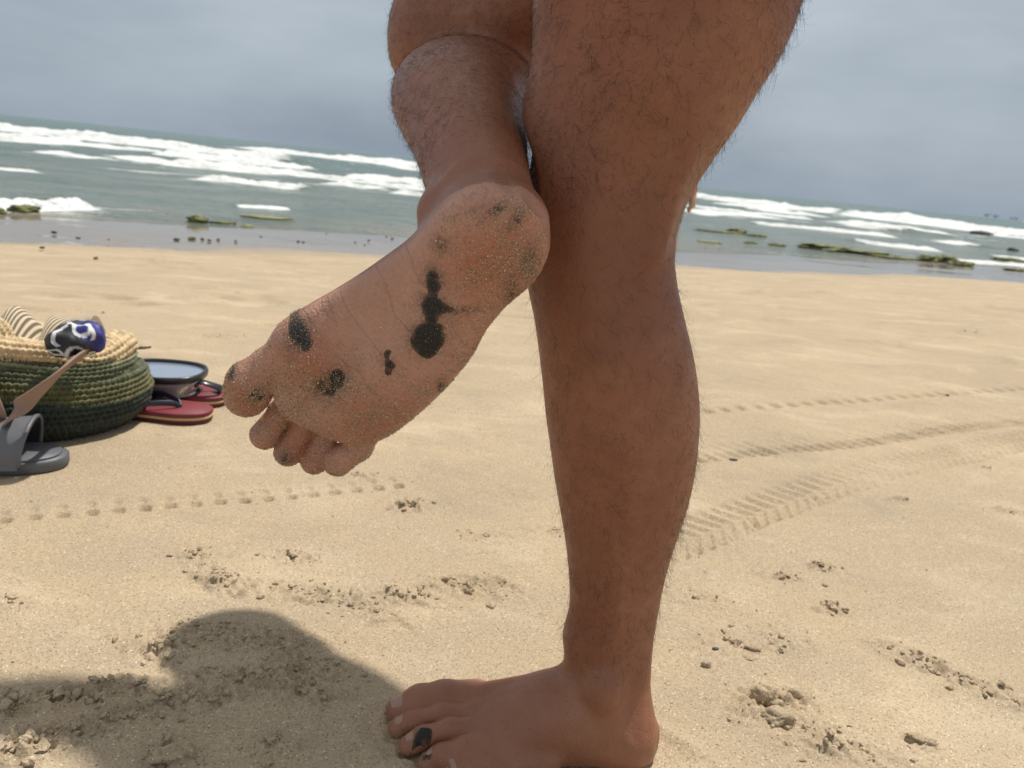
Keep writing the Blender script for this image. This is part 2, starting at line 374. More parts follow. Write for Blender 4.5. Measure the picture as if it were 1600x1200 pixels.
# ================================================================== the person
def cub(xs, ys):
    xs = np.asarray(xs, float); ys = np.asarray(ys, float); o = np.argsort(xs); xs = xs[o]; ys = ys[o]
    d = np.gradient(ys, xs)
    X = np.linspace(xs[0], xs[-1], 600); i = np.clip(np.searchsorted(xs, X)-1, 0, len(xs)-2)
    h = xs[i+1]-xs[i]; t = (X-xs[i])/h
    Y = (2*t**3-3*t**2+1)*ys[i]+(t**3-2*t**2+t)*h*d[i]+(-2*t**3+3*t**2)*ys[i+1]+(t**3-t**2)*h*d[i+1]
    X = X.astype(np.float32); Y = Y.astype(np.float32)
    return lambda x: np.interp(x, X, Y).astype(np.float32)
def smin(a, b, k):
    h = np.maximum(k-np.abs(a-b), 0)/k
    return np.minimum(a, b)-h*h*k*0.25
def smax(a, b, k): return -smin(-a, -b, k)
def cap(p, a, b, ra, rb):
    a = np.asarray(a, np.float32); b = np.asarray(b, np.float32); ab = b-a
    t = np.clip(((p-a) @ ab)/float(ab @ ab), 0, 1)
    return np.linalg.norm(p-a-t[:, None]*ab, axis=1)-(ra+(rb-ra)*t)
def ell(p, c, r):
    c = np.asarray(c, np.float32); r = np.asarray(r, np.float32)
    q = (p-c)/r; k0 = np.linalg.norm(q, axis=1); k1 = np.linalg.norm(q/r, axis=1)+1e-9
    return k0*(k0-1)/k1
def chain(p, pts, k=0.004):
    d = None
    for (a, b) in zip(pts[:-1], pts[1:]):
        c = cap(p, a[:3], b[:3], a[3], b[3]); d = c if d is None else smin(d, c, k)
    return d
def vec(*a): return np.array(a, np.float32)

# ---- the raised (right) foot: own frame, u heel to toe, v towards the big toe, w sole to instep
HEEL = vec(0.0048, 0.5238, 0.5175); Uf = vec(-0.6692, 0.0853, -0.7381); Vf = vec(-0.7383, -0.1888, 0.6475); Wf = vec(-0.0842, 0.9783, 0.1893)
BR = np.stack([Uf, Vf, Wf], 1)
def to_foot(p): return (p-HEEL) @ BR
def from_foot(q): return HEEL+q @ BR.T
# ---- the standing (left) foot
HEEL2 = vec(0.178, 0.652, -0.006); Uf2 = vec(-0.9980, -0.063, 0); Vf2 = vec(-0.063, 0.9980, 0); BR2 = np.stack([Uf2, Vf2, vec(0, 0, 1)], 1)
def to_foot2(p): return (p-HEEL2) @ BR2

def foot_body(q, st, p=2.4):
    us = [s[0] for s in st]
    vm, vl, hh = (cub(us, [s[i] for s in st]) for i in (1, 2, 3))
    u = q[:, 0]; uc = np.clip(u, us[0], us[-1])
    a = vm(uc); b = vl(uc); h = np.maximum(hh(uc), 0.004); c = (a-b)/2; r = np.maximum((a+b)/2, 0.003)
    wc = h*0.42
    V = np.abs(q[:, 1]-c)/r; w = q[:, 2]
    Wn = np.where(w < wc, (wc-w)/wc, (w-wc)/(h-wc))
    pe = np.where(w < wc, 2.6, 2.05)
    n = (V**pe+np.abs(Wn)**pe)**(1/pe)
    sc_ = np.minimum(r, np.where(w < wc, wc, h-wc)*1.15)
    d = (n-1)*sc_
    du = u-uc
    return np.where(du == 0, d, np.sqrt(np.maximum(d, 0)**2+du*du))
ST_R = [(-.001, .018, .004, .026), (.006, .029, .016, .040), (.016, .036, .0245, .050), (.031, .041, .0325, .062), (.05, .043, .0372, .078), (.068, .043, .040, .088), (.087, .044, .0432, .086),
        (.106, .047, .0464, .080), (.127, .051, .048, .072), (.147, .056, .0497, .063), (.165, .061, .0503, .055), (.18, .0625, .049, .048), (.195, .0615, .0465, .042), (.207, .0555, .0425, .036), (.217, .046, .036, .030), (.227, .040, .019, .024), (.233, .031, .003, .018), (.236, .024, -.008, .012)]
TOES_R = [
 [(.196, .047, .0165, .0165), (.221, .0515, .0158, .0122), (.2405, .0505, .0150, .0172), (.2500, .0465, .0150, .0170)],
 [(.212, .021, .021, .011), (.246, .0180, .0225, .0088), (.2690, .0145, .0165, .0114)],
 [(.212, .006, .021, .011), (.244, -.002, .0225, .0086), (.2670, -.0080, .0150, .0112)],
 [(.208, -.010, .020, .0105), (.236, -.0190, .0215, .0084), (.2570, -.0265, .0135, .0112)],
 [(.202, -.034, .017, .012), (.223, -.043, .0145, .0095), (.2425, -.0385, .0115, .0126)]]
def foot_R(p):
    q = to_foot(p)
    d = foot_body(q, ST_R)
    d = smin(d, ell(q, (.040, .004, .020), (.043, .036, .0225)), .010)
    d = smin(d, ell(q, (.190, .036, .0165), (.032, .0275, .0195)), .010)
    d = smin(d, ell(q, (.190, -.016, .0165), (.040, .031, .0190)), .012)
    d = smin(d, ell(q, (.150, -.036, .020), (.055, .0155, .0200)), .012)
    d = smax(d, -ell(q, (.112, .046, -.006), (.062, .040, .0185)), .022)        # arch
    d = smax(d, -ell(q, (.200, .0115, -.0015), (.030, .0035, .0035)), .006)     # fold between the pads
    d = smax(d, -cap(q, (.2165, .068, -.0015), (.2245, .034, -.002), .0040, .0036), .007)   # crease at the root of the big toe
    t = None
    for i, c in enumerate(TOES_R):
        e_ = chain(q, c, .006)
        t = e_ if t is None else smin(t, e_, .0014)
    return smin(d, t, .0028)
ST_L = [(-.001, .010, .010, .026), (.006, .022, .022, .048), (.016, .029, .029, .062), (.031, .033, .033, .074), (.05, .034, .036, .086), (.07, .034, .038, .092), (.095, .036, .040, .092),
        (.118, .039, .043, .083), (.136, .042, .045, .070), (.154, .045, .047, .060), (.170, .047, .046, .050), (.185, .047, .042, .038), (.200, .045, .034, .026), (.212, .040, .022, .018), (.222, .034, .006, .012)]
TOES_L = [
 [(.180, .030, .028, .022), (.212, .031, .0275, .0185), (.236, .030, .0215, .0182), (.2560, .026, .0150, .0140)],
 [(.178, .0095, .028, .014), (.214, .0085, .0285, .0106), (.240, .0068, .0195, .0106), (.2550, .0048, .0115, .0102)],
 [(.170, -.0085, .027, .013), (.204, -.0118, .0275, .0106), (.229, -.0155, .0190, .0106), (.2420, -.0180, .0115, .0102)],
 [(.158, -.0250, .024, .013), (.188, -.0310, .0245, .0104), (.210, -.0355, .0175, .0104), (.2220, -.0385, .0110, .0100)],
 [(.140, -.0370, .020, .013), (.168, -.0460, .0190, .0108), (.188, -.0510, .0140, .0104), (.1985, -.0525, .0100, .0092)]]
def foot_L(p):
    q = to_foot2(p)
    d = foot_body(q, ST_L)
    d = smin(d, ell(q, (.036, 0, .024), (.038, .034, .026)), .010)
    d = smin(d, ell(q, (.160, -.040, .017), (.060, .017, .018)), .012)
    d = smin(d, ell(q, (.182, .034, .022), (.026, .021, .024)), .010)
    for k, (a, b) in enumerate((((.10, .012, .078), (.19, .030, .040)), ((.10, .006, .080), (.185, .010, .037)), ((.10, .0, .078), (.18, -.008, .034)))):   # tendons
        d = smin(d, cap(q, a, b, .0072, .0060), .007)
    t = None
    for c in TOES_L:
        e_ = chain(q, c, .006)
        t = e_ if t is None else smin(t, e_, .0007)
    return smin(d, t, .0032)
# ---- the standing leg, traced in side view at its own distance
LY = 0.655
EDGE_L = [(833, 0), (832, 50), (829, 100), (819, 150), (812, 200), (808, 250), (810, 300), (816, 350), (820, 400), (825, 450), (835, 500), (842, 550), (848, 600), (853, 650), (860, 700), (867, 750), (876, 800), (884, 850), (889, 900), (889, 950), (879, 995)]
EDGE_R = [(1255, 0), (1238, 50), (1213, 100), (1181, 150), (1150, 200), (1114, 250), (1082, 300), (1061, 350), (1054, 400), (1059, 450), (1070, 500), (1082, 550), (1090, 600), (1093, 650), (1090, 700), (1083, 750), (1070, 800), (1053, 850), (1039, 900), (1029, 950), (1021, 1000), (1017, 1050)]
eL = np.array([atY(a, b, LY) for a, b in EDGE_L]); eR = np.array([atY(a, b, LY) for a, b in EDGE_R])
xL = cub(np.append(eL[:, 2], [.80, .95, .06, .02]), np.append(eL[:, 0], [.012, .085, .100, .125]))
xR = cub(np.append(eR[:, 2], [.80, .95, .02]), np.append(eR[:, 0], [.235, .315, .176]))
ryL = cub([.02, .06, .10, .16, .22, .28, .34, .40, .45, .50, .55, .62, .70, .80, .95], [.026, .031, .034, .036, .042, .051, .057, .057, .053, .054, .058, .066, .075, .083, .092])
cyL = cub([.02, .10, .20, .35, .50, .70, .95], [.655, .655, .655, .658, .657, .662, .675])
def leg_L(p):
    z = np.clip(p[:, 2], .03, .94); a = xL(z); b = xR(z); c = (a+b)/2; rx = (b-a)/2; ry = ryL(z)
    X_ = (p[:, 0]-c)/rx; Y_ = (p[:, 1]-cyL(z))/ry
    # shin side narrower than the calf side
    Y_ = Y_*(1+0.16*np.clip(-X_, 0, 1.2)*ss(.12, .2, z)*ss(.48, .40, z)+0.30*np.clip(X_, 0, 1.2)*ss(.24, .14, z))
    n = np.sqrt(X_*X_+Y_*Y_); d = (n-1)*np.minimum(rx, ry)
    dz = p[:, 2]-z
    d = np.where(dz == 0, d, np.sqrt(np.maximum(d, 0)**2+dz*dz))
    return d
def mal(p, d):
    d = smin(d, ell(p, (.118, .622, .088), (.016, .012, .018)), .016)             # outer ankle bone
    d = smin(d, ell(p, (.112, .692, .098), (.016, .012, .018)), .016)
    d = smax(d, -ell(p, (.147, .612, .090), (.009, .013, .038)), .016)            # hollow before the heel cord
    # outer hamstring cord, hollow of the knee, kneecap
    d = smin(d, cap(p, (.112, .618, .62), (.100, .622, .50), .008, .004), .02)
    d = smax(d, -ell(p, (.080, .588, .515), (.012, .012, .055)), .03)
    d = smin(d, ell(p, (.012, .655, .50), (.018, .028, .032)), .02)
    return d
# ---- the raised shank
SH = [(748, 336, .600, 122), (741, 296, .630, 136), (736, 262, .66, 148), (733, 216, .71, 178), (725, 182, .76, 206), (725, 160, .82, 224), (731, 148, .87, 228), (730, 140, .92, 200), (708, 132, .97, 132), (700, 126, 1.0, 84)]
shc = np.array([atY(a, b, Y) for a, b, Y, w in SH]); shr = np.array([np.linalg.norm(atY(a+w/2, b, Y)-atY(a-w/2, b, Y))/2 for a, b, Y, w in SH])
A0 = shc[0]; AX = shc[-1]-shc[0]; AL = np.linalg.norm(AX); AX = (AX/AL).astype(np.float32)
E1 = np.cross([0, 0, 1.0], AX); E1 /= np.linalg.norm(E1); E2 = np.cross(AX, E1)
tt = (shc-A0) @ AX; s1 = cub(tt, (shc-A0) @ E1); s2 = cub(tt, (shc-A0) @ E2); srx = cub(tt, shr)
sry = cub([0, .06, .14, .22, .30, .36, .45], [.038, .042, .048, .055, .058, .052, .024])
def shank(p):
    r = p-A0.astype(np.float32); t = r @ AX; tc_ = np.clip(t, -.004, AL); tk = np.clip(tc_, 0, AL)
    x = (r @ E1.astype(np.float32)-s1(tk))/srx(tk); y = (r @ E2.astype(np.float32)-s2(tk))/sry(tk)
    d = (np.sqrt(x*x+y*y)-1)*np.minimum(srx(tk), sry(tk)); dz = t-tc_
    return np.where(dz == 0, d, np.sqrt(np.maximum(d, 0)**2+dz*dz))
KN = (-.118, 1.000, .712); HR = (.215, .850, .955); HL = (.205, .680, .925)
def leg_R(p):
    d = smin(boxed(foot_R, (-.21, .50, .29), (.06, .68, .60), p), shank(p), .030)
    q = to_foot(p)
    d = smin(d, cap(p, HEEL+BR @ vec(.026, .010, .046), (shc[4]+E2*.020).astype(np.float32), .022, .026), .045)    # heel cord
    d = smin(d, ell(q, (.058, .040, .078), (.015, .012, .015)), .016)                # inner ankle bone
    th = smin(cap(p, KN, HR, .069, .083), ell(p, (-.121, .980, .678), (.066, .062, .066)), .02)
    th = smin(th, cap(p, (-.045, .935, .703), (.17, .83, .88), .060, .064), .03)
    return smin(d, th, .012)
def boxed(fn, lo, hi, p, mrg=.045):
    lo = np.asarray(lo, np.float32)-mrg; hi = np.asarray(hi, np.float32)+mrg
    dd = np.maximum(np.maximum(lo-p, p-hi), 0); out_ = np.sqrt((dd*dd).sum(1))
    m_ = out_ <= 0; r = out_+mrg
    if m_.any(): r[m_] = fn(p[m_])
    return r.astype(np.float32)
def legs(p):
    R_ = boxed(leg_R, (-.23, .50, .28), (.34, 1.08, 1.08), p)
    L_ = smin(boxed(leg_L, (-.03, .56, .02), (.34, .80, .98), p), boxed(foot_L, (-.10, .57, -.01), (.20, .73, .10), p), .020)
    msk = (p[:, 2] < .72) & (L_ < .05)
    if msk.any(): L_[msk] = mal(p[msk], L_[msk])
    gap = 0.0045
    low = smax(L_, gap-R_, .004)                                                     # soft flesh gives way where the legs touch
    hi = smin(L_, R_, .03)
    f = ss(.80, .86, p[:, 2])
    d = np.minimum(low, R_)*(1-f)+hi*f
    pel = smin(ell(p, (.220, .760, .990), (.115, .165, .105)), cap(p, HL, (.22, .73, 1.02), .10, .11), .04)
    pel = smin(pel, cap(p, HR, (.22, .80, 1.02), .095, .11), .04)
    return np.where(p[:, 2] > .70, smin(d, pel, .05*np.maximum(f, .05)), d)

def surface(fn, lo, hi, h, B=8):
    lo = np.asarray(lo, float); nb = np.ceil((np.asarray(hi)-lo)/(h*B)).astype(int); N = nb*B
    ib = np.stack(np.meshgrid(*[np.arange(k) for k in nb], indexing='ij'), -1).reshape(-1, 3)
    cen = (lo+(ib+0.5)*B*h).astype(np.float32)
    dc = fn(cen)
    act = np.abs(dc) < B*h*0.5*1.75*1.35
    G = np.repeat(np.repeat(np.repeat(dc.reshape(nb), B, 0), B, 1), B, 2).astype(np.float32)
    loc = np.stack(np.meshgrid(*[np.arange(B)]*3, indexing='ij'), -1).reshape(-1, 3)
    ia = ib[act]
    for k in range(0, len(ia), 1200):
        idx = (ia[k:k+1200, None, :]*B+loc[None]).reshape(-1, 3)
        G[idx[:, 0], idx[:, 1], idx[:, 2]] = fn((lo+idx*h).astype(np.float32))
    S = G < 0
    c = S[:-1, :-1, :-1].astype(np.int8)
    for a in (0, 1):
        for b in (0, 1):
            for e_ in (0, 1):
                if a+b+e_: c = c+S[a:S.shape[0]-1+a, b:S.shape[1]-1+b, e_:S.shape[2]-1+e_]
    cell = (c > 0) & (c < 8); ci = np.argwhere(cell)
    vid = np.full(cell.shape, -1, np.int32); vid[cell] = np.arange(len(ci))
    acc = np.zeros((len(ci), 3)); cnt = np.zeros(len(ci))
    cor = [(a, b, e_) for a in (0, 1) for b in (0, 1) for e_ in (0, 1)]
    for i, p0 in enumerate(cor):
        for p1 in cor[i+1:]:
            if sum(abs(x-y) for x, y in zip(p0, p1)) != 1: continue
            g0 = G[ci[:, 0]+p0[0], ci[:, 1]+p0[1], ci[:, 2]+p0[2]]; g1 = G[ci[:, 0]+p1[0], ci[:, 1]+p1[1], ci[:, 2]+p1[2]]
            m_ = (g0 < 0) != (g1 < 0); t = np.where(m_, g0/np.where(g0 == g1, 1, g0-g1), 0)
            pt = np.array(p0)[None]+t[:, None]*(np.array(p1)-np.array(p0))[None]
            acc[m_] += pt[m_]; cnt[m_] += 1
    V = lo+(ci+acc/cnt[:, None])*h
    Q = []
    for ax in range(3):
        b, c_ = [(1, 2), (2, 0), (0, 1)][ax]
        sl0 = [slice(None)]*3; sl1 = [slice(None)]*3; sl0[ax] = slice(0, -1); sl1[ax] = slice(1, None)
        s0 = S[tuple(sl0)]; s1_ = S[tuple(sl1)]
        e_ = np.argwhere(s0 != s1_); e_ = e_[(e_[:, b] > 0) & (e_[:, c_] > 0) & (e_[:, b] < S.shape[b]-1) & (e_[:, c_] < S.shape[c_]-1)]
        inn = s0[e_[:, 0], e_[:, 1], e_[:, 2]]
        def gv(db, dc_):
            k = e_.copy(); k[:, b] -= db; k[:, c_] -= dc_; return vid[k[:, 0], k[:, 1], k[:, 2]]
        q = np.stack([gv(1, 1), gv(0, 1), gv(0, 0), gv(1, 0)], 1)
        q[~inn] = q[~inn][:, ::-1]; Q.append(q)
    Q = np.concatenate(Q); Q = Q[(Q >= 0).all(1)]
    V = V.astype(np.float32)
    for it in range(2):
        d = fn(V); g = grad(fn, V, d); V = V-np.clip(d, -h*.6, h*.6)[:, None]*g*0.85
    return V, Q
def grad(fn, V, d=None, e_=4e-4):
    T4 = np.array([[1, -1, -1], [-1, -1, 1], [-1, 1, -1], [1, 1, 1]], np.float32)
    g = sum(k*fn(V+k*e_)[:, None] for k in T4)
    return g/(np.linalg.norm(g, axis=1)[:, None]+1e-9)

VB, QB = surface(legs, (-.26, .44, -.014), (.36, 1.12, .96), .0018)
# the part above the frame: pelvis, trunk, arms, neck and head, coarser
def upper(p):
    d = smin(ell(p, (.220, .760, .990), (.115, .165, .105)), cap(p, HL, (.22, .73, 1.02), .10, .11), .04)
    d = smin(d, cap(p, HR, (.22, .80, 1.02), .095, .11), .04)
    d = smin(d, ell(p, (.205, .755, 1.10), (.100, .145, .16)), .06)
    d = smin(d, ell(p, (.170, .755, 1.28), (.110, .160, .17)), .06)
    d = smin(d, cap(p, (.160, .60, 1.40), (.160, .91, 1.40), .060, .060), .05)
    d = smin(d, cap(p, (.145, .755, 1.42), (.075, .755, 1.53), .056, .052), .04)
    hd = ell(p, (.050, .755, 1.635), (.098, .077, .120)); hd = smin(hd, ell(p, (.015, .755, 1.575), (.062, .055, .060)), .03)
    hd = smin(hd, cap(p, (-.048, .755, 1.640), (-.066, .755, 1.605), .010, .014), .012)                    # nose
    hd = smin(hd, cap(p, (-.040, .735, 1.572), (-.040, .775, 1.572), .009, .009), .008)                    # mouth
    for s in (-1, 1):
        hd = smin(hd, ell(p, (.060, .755+s*.080, 1.625), (.020, .010, .032)), .006)
        hd = smax(hd, -ell(p, (-.050, .755+s*.032, 1.645), (.016, .014, .010)), .010)
    d = smin(d, hd, .03)
    # right arm held forward for balance, left arm bent back
    d = smin(d, chain(p, [(.160, .925, 1.385, .056), (-.065, 1.015, 1.135, .043)], .02), .04)
    d = smin(d, chain(p, [(-.065, 1.015, 1.135, .043), (-.16, 1.012, 1.125, .042), (-.315, 1.000, 1.115, .028)], .03), .03)
    d = smin(d, chain(p, [(.160, .585, 1.385, .056), (.275, .500, 1.150, .043)], .02), .04)
    d = smin(d, chain(p, [(.275, .500, 1.150, .043), (.10, .49, 1.02, .028)], .03), .03)
    for (w0, dr, sd) in (((-.315, 1.000, 1.115), (-1, -.05, -.06), 1), ((.10, .49, 1.02), (-.72, -.05, -.69), -1)):
        w0 = np.array(w0); dr = np.array(dr)/np.linalg.norm(dr); side = np.array((0, 1.0, 0)); side -= dr*(side @ dr); side /= np.linalg.norm(side)
        d = smin(d, cap(p, w0+dr*.02, w0+dr*.075, .030, .034), .02)
        for k, (o_, l_) in enumerate(((-.030, .062), (-.010, .076), (.010, .072), (.030, .056))):
            b0 = w0+dr*.085+side*o_; d = smin(d, cap(p, b0, b0+dr*l_+np.array((0, 0, -.012)), .0095, .008), .006)
        b0 = w0+dr*.035-side*.03*sd; d = smin(d, cap(p, b0, b0+dr*.05-side*.035*sd, .012, .010), .01)
    return d
VU, QU = surface(upper, (-.55, .38, .90), (.42, 1.12, 1.80), .008)
keepv = VU[:, 2] > .935
QU = QU[keepv[QU].all(1)]
keepb = VB[:, 2] < .945; QB = QB[keepb[QB].all(1)]
nV = len(VB); V = np.concatenate([VB, VU]); Q = np.concatenate([QB, QU+nV])
used = np.zeros(len(V), bool); used[Q.ravel()] = True; remap = np.cumsum(used)-1; V = V[used]; Q = remap[Q]
me = mesh_np('person', V, Q)
NB = np.zeros((len(V), 3), np.float32); lowm = V[:, 2] < .90
NB[lowm] = grad(legs, V[lowm].astype(np.float32))
qf = to_foot(V); inR = (qf[:, 0] > -.02) & (qf[:, 0] < .29) & (qf[:, 2] < .12) & (np.abs(qf[:, 1]) < .10) & (V[:, 1] < .66) & (V[:, 0] < .06)
inR[inR] = foot_R(V[inR].astype(np.float32)) < .004
nw = -(NB @ Wf)
sole = np.where(inR, ss(-.15, .45, nw)*ss(.06, .035, qf[:, 2]), 0)
toesole = np.where(inR & (qf[:, 0] > .225), 1.0, 0)*0.8
sole = np.maximum(sole, np.where(inR, ss(.225, .235, qf[:, 0])*0.75, 0))
# reddish pressure pads and pale arch
def gs(u, v, a, b): return np.exp(-(((qf[:, 0]-u)/a)**2+((qf[:, 1]-v)/b)**2))
red = np.where(inR, np.clip(gs(.040, .002, .036, .028)+gs(.188, .036, .022, .022)+.75*gs(.19, -.022, .032, .022)+.5*gs(.15, -.038, .05, .012)+.9*gs(.245, .05, .018, .018)+.9*gs(.252, -.01, .018, .034), 0, 1), 0)
dRv = np.full(len(V), 1.0); near_ = (V[:, 1] < .72) & (V[:, 0] < .07) & (V[:, 2] > .27) & (V[:, 2] < .62); dRv[near_] = leg_R(V[near_].astype(np.float32))
q2 = to_foot2(V); inL = (q2[:, 2] < .10) & (V[:, 0] < .2) & (V[:, 1] > .5) & (V[:, 2] < .11)
low = np.where(inL, ss(.020, .006, q2[:, 2]), 0)
toeL = np.where(inL, ss(.16, .22, q2[:, 0]), 0)
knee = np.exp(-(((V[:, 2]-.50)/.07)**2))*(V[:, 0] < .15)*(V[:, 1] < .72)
fattr(me, 'sole', sole); fattr(me, 'red', red); fattr(me, 'edge', low); fattr(me, 'foot', np.maximum(ss(.13, .04, qf[:, 2])*ss(.09, .06, np.abs(qf[:, 1]-.01))*(dRv < .01), ss(.11, .06, V[:, 2]))); fattr(me, 'knee', knee)
def dg(px, py, a, b, an, s_):
    r = ray(px, py); k = np.dot(HEEL-O, Wf)/np.dot(r, Wf); cu, cv, _ = (O+r*k-HEEL) @ BR; an = math.radians(an)
    du = qf[:, 0]-cu; dv = qf[:, 1]-cv; x = (du*math.cos(an)+dv*math.sin(an))/(a*.00044); y = (-du*math.sin(an)+dv*math.cos(an))/(b*.00044)
    return s_*np.exp(-(x*x+y*y))
dirt = np.zeros(len(V))
for a in ((668, 528, 34, 28, 0, .9), (676, 482, 26, 24, 0, .8), (715, 487, 44, 10, 40, .55), (676, 442, 18, 22, 40, .8), (606, 567, 14, 20, 0, .35), (465, 526, 32, 20, -20, .75), (516, 600, 34, 24, 0, .8), (358, 590, 9, 13, 70, .7), (400, 618, 16, 10, -10, .7),
          (443, 722, 18, 13, 0, .8), (805, 343, 22, 9, -10, .8), (776, 327, 20, 8, 10, .75), (688, 388, 15, 14, 0, .6), (828, 412, 16, 34, 45, .75), (800, 460, 14, 44, 40, .65), (690, 610, 9, 20, 40, .8), (500, 495, 14, 12, 0, .2), (740, 330, 40, 6, 20, .25)):
    dirt = np.maximum(dirt, dg(*a))
fattr(me, 'dirt', np.where(inR, np.clip(dirt*1.5, 0, 1), 0))
cattr(me, 'footuv', np.stack([qf[:, 0], qf[:, 1], qf[:, 2]], 1))

m = NM('skin'); v = m.coord('Object')
n1 = m.noise(v, 14, 5, 0.6); n2 = m.noise(v, 70, 4, 0.65); n3 = m.noise(v, 420, 3, 0.6)
leg = m.mix(m.ramp(n1, [(0.3, 0.0), (0.7, 1.0)]), (0.275, 0.125, 0.070), (0.455, 0.245, 0.155))
leg = m.mix(m.ramp(m.noise(v, 5.5, 3, 0.6), [(0.42, 0.0), (0.68, 0.6)]), leg, (0.40, 0.155, 0.095))
leg = m.mix(m.ramp(n2, [(0.35, 0.0), (0.75, 0.55)]), leg, (0.30, 0.125, 0.07))
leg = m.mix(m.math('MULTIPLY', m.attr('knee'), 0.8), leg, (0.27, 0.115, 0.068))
leg = m.mix(m.math('MULTIPLY', m.attr('foot'), 0.45), leg, (0.44, 0.235, 0.155))
sol = m.mix(m.ramp(n1, [(0.3, 0.0), (0.7, 1.0)]), (0.51, 0.315, 0.235), (0.61, 0.41, 0.32))
sol = m.mix(m.math('MULTIPLY', m.attr('red'), m.ramp(n2, [(0.2, 0.6), (0.7, 1.0)])), sol, (0.46, 0.165, 0.085))
sol = m.mix(m.ramp(n3, [(0.45, 0.0), (0.75, 0.35)]), sol, (0.32, 0.16, 0.095))
c = m.mix(m.attr('sole'), leg, sol)
c = m.mix(m.math('MULTIPLY', m.attr('edge'), 0.7), c, (0.55, 0.33, 0.23))
vo = m.n('ShaderNodeTexVoronoi', feature='DISTANCE_TO_EDGE'); vo.inputs['Scale'].default_value = 560; m.l(v, vo.inputs['Vector'])
# creases across the sole: stretched noise in the frame of the foot
fa = m.n('ShaderNodeAttribute', attribute_name='footuv'); fm_ = m.n('ShaderNodeMapping'); fm_.inputs['Scale'].default_value = (26, 9, 9); fm_.inputs['Rotation'].default_value = (0, 0, 0.5)
m.l(fa.outputs['Vector'], fm_.inputs[0])
wr = m.noise(fm_.outputs[0], 1.0, 4, 0.55, 0.6)
crz = m.math('ABSOLUTE', m.math('SUBTRACT', wr, 0.5)); crl = m.ramp(crz, [(0.0, 0.0), (0.014, 1.0)])
crl = m.mix(m.math('MULTIPLY', m.attr('sole'), m.math('SUBTRACT', 1.0, m.attr('red'), True)), (1, 1, 1), crl)
c = m.mix(1.0, c, m.mix(m.attr('sole'), (0.735, 0.605, 0.525), (0.86, 0.735, 0.69)), 'MULTIPLY')
c = m.mix(m.math('MULTIPLY', m.attr('dirt'), m.ramp(n3, [(0.35, 0.25), (0.6, 1.0)]), True), c, (0.045, 0.028, 0.02))
fo_ = m.vor(v, 300); c = m.mix(m.math('MULTIPLY', m.ramp(fo_, [(0.10, 0.55), (0.22, 0.0)]), m.math('SUBTRACT', 1.0, m.attr('sole'), True)), c, (0.10, 0.045, 0.03))
c = m.mix(1.0, c, m.mix(0.16, (1, 1, 1), crl), 'MULTIPLY')
fm2 = m.n('ShaderNodeMapping'); fm2.inputs['Scale'].default_value = (95, 30, 30); fm2.inputs['Rotation'].default_value = (0, 0, -0.35); m.l(fa.outputs['Vector'], fm2.inputs[0])
cr2 = m.ramp(m.math('ABSOLUTE', m.math('SUBTRACT', m.noise(fm2.outputs[0], 1.0, 4, 0.6, 0.8), 0.5)), [(0.0, 0.0), (0.03, 1.0)])
cr2 = m.mix(m.math('MULTIPLY', m.attr('sole'), m.math('SUBTRACT', 1.0, m.attr('red'), True)), (1, 1, 1), cr2)
bn = m.bump(cr2, 0.35, 0.0006); bn = m.bump(vo.outputs['Distance'], 0.35, 0.0006, bn); bn = m.bump(n3, 0.55, 0.0009, bn); bn = m.bump(n2, 0.6, 0.0020, bn); bn = m.bump(crl, 0.5, 0.0008, bn)
m.set(Base_Color=c, Roughness=m.ramp(n2, [(0.3, 0.36), (0.7, 0.55)]), Specular_IOR_Level=0.5, Normal=bn, Subsurface_Weight=0.08, Subsurface_Radius=(0.008, 0.003, 0.0015), Subsurface_Scale=0.6)
SKIN = m.m
person = ob('person', me, SKIN, label='tanned person on one bare hairy leg, other foot raised showing tarry sandy sole', cat='person')
# ------------------------------------------------------------------ what sticks to and grows on the skin
def trace(p0, dr, n=26, mx_=.06):
    p = p0.astype(np.float32).copy(); t = np.zeros(len(p), np.float32); dr = np.asarray(dr, np.float32)
    for _ in range(n):
        d = legs(p); st = np.clip(d*0.8, -.004, .012); t += st; p = p+dr*st[:, None]
    return p, np.abs(legs(p)) < .0012
TARM = NM('tar'); v = TARM.coord('Object')
tn = TARM.noise(v, 900, 3, .6)
TARM.set(Base_Color=TARM.mix(TARM.math('MULTIPLY', TARM.attr('thin'), .85), TARM.mix(TARM.ramp(tn, [(.60, 0.0), (.70, 1.0)]), (0.010, 0.009, 0.008), (0.20, 0.15, 0.10)), (0.14, 0.075, 0.045)), Roughness=TARM.ramp(tn, [(.3, .38), (.7, .8)]), Normal=TARM.bump(tn, .9, .0012))
def blob(u, v, parts):
    f = None
    for cu, cv, a, b, an in parts:
        an = math.radians(an); du = u-cu; dv = v-cv
        x = (du*math.cos(an)+dv*math.sin(an))/a; y = (-du*math.sin(an)+dv*math.cos(an))/b
        g = (1-np.sqrt(x*x+y*y))*min(a, b); f = g if f is None else smin(-f, -g, .004)*-1
    return f
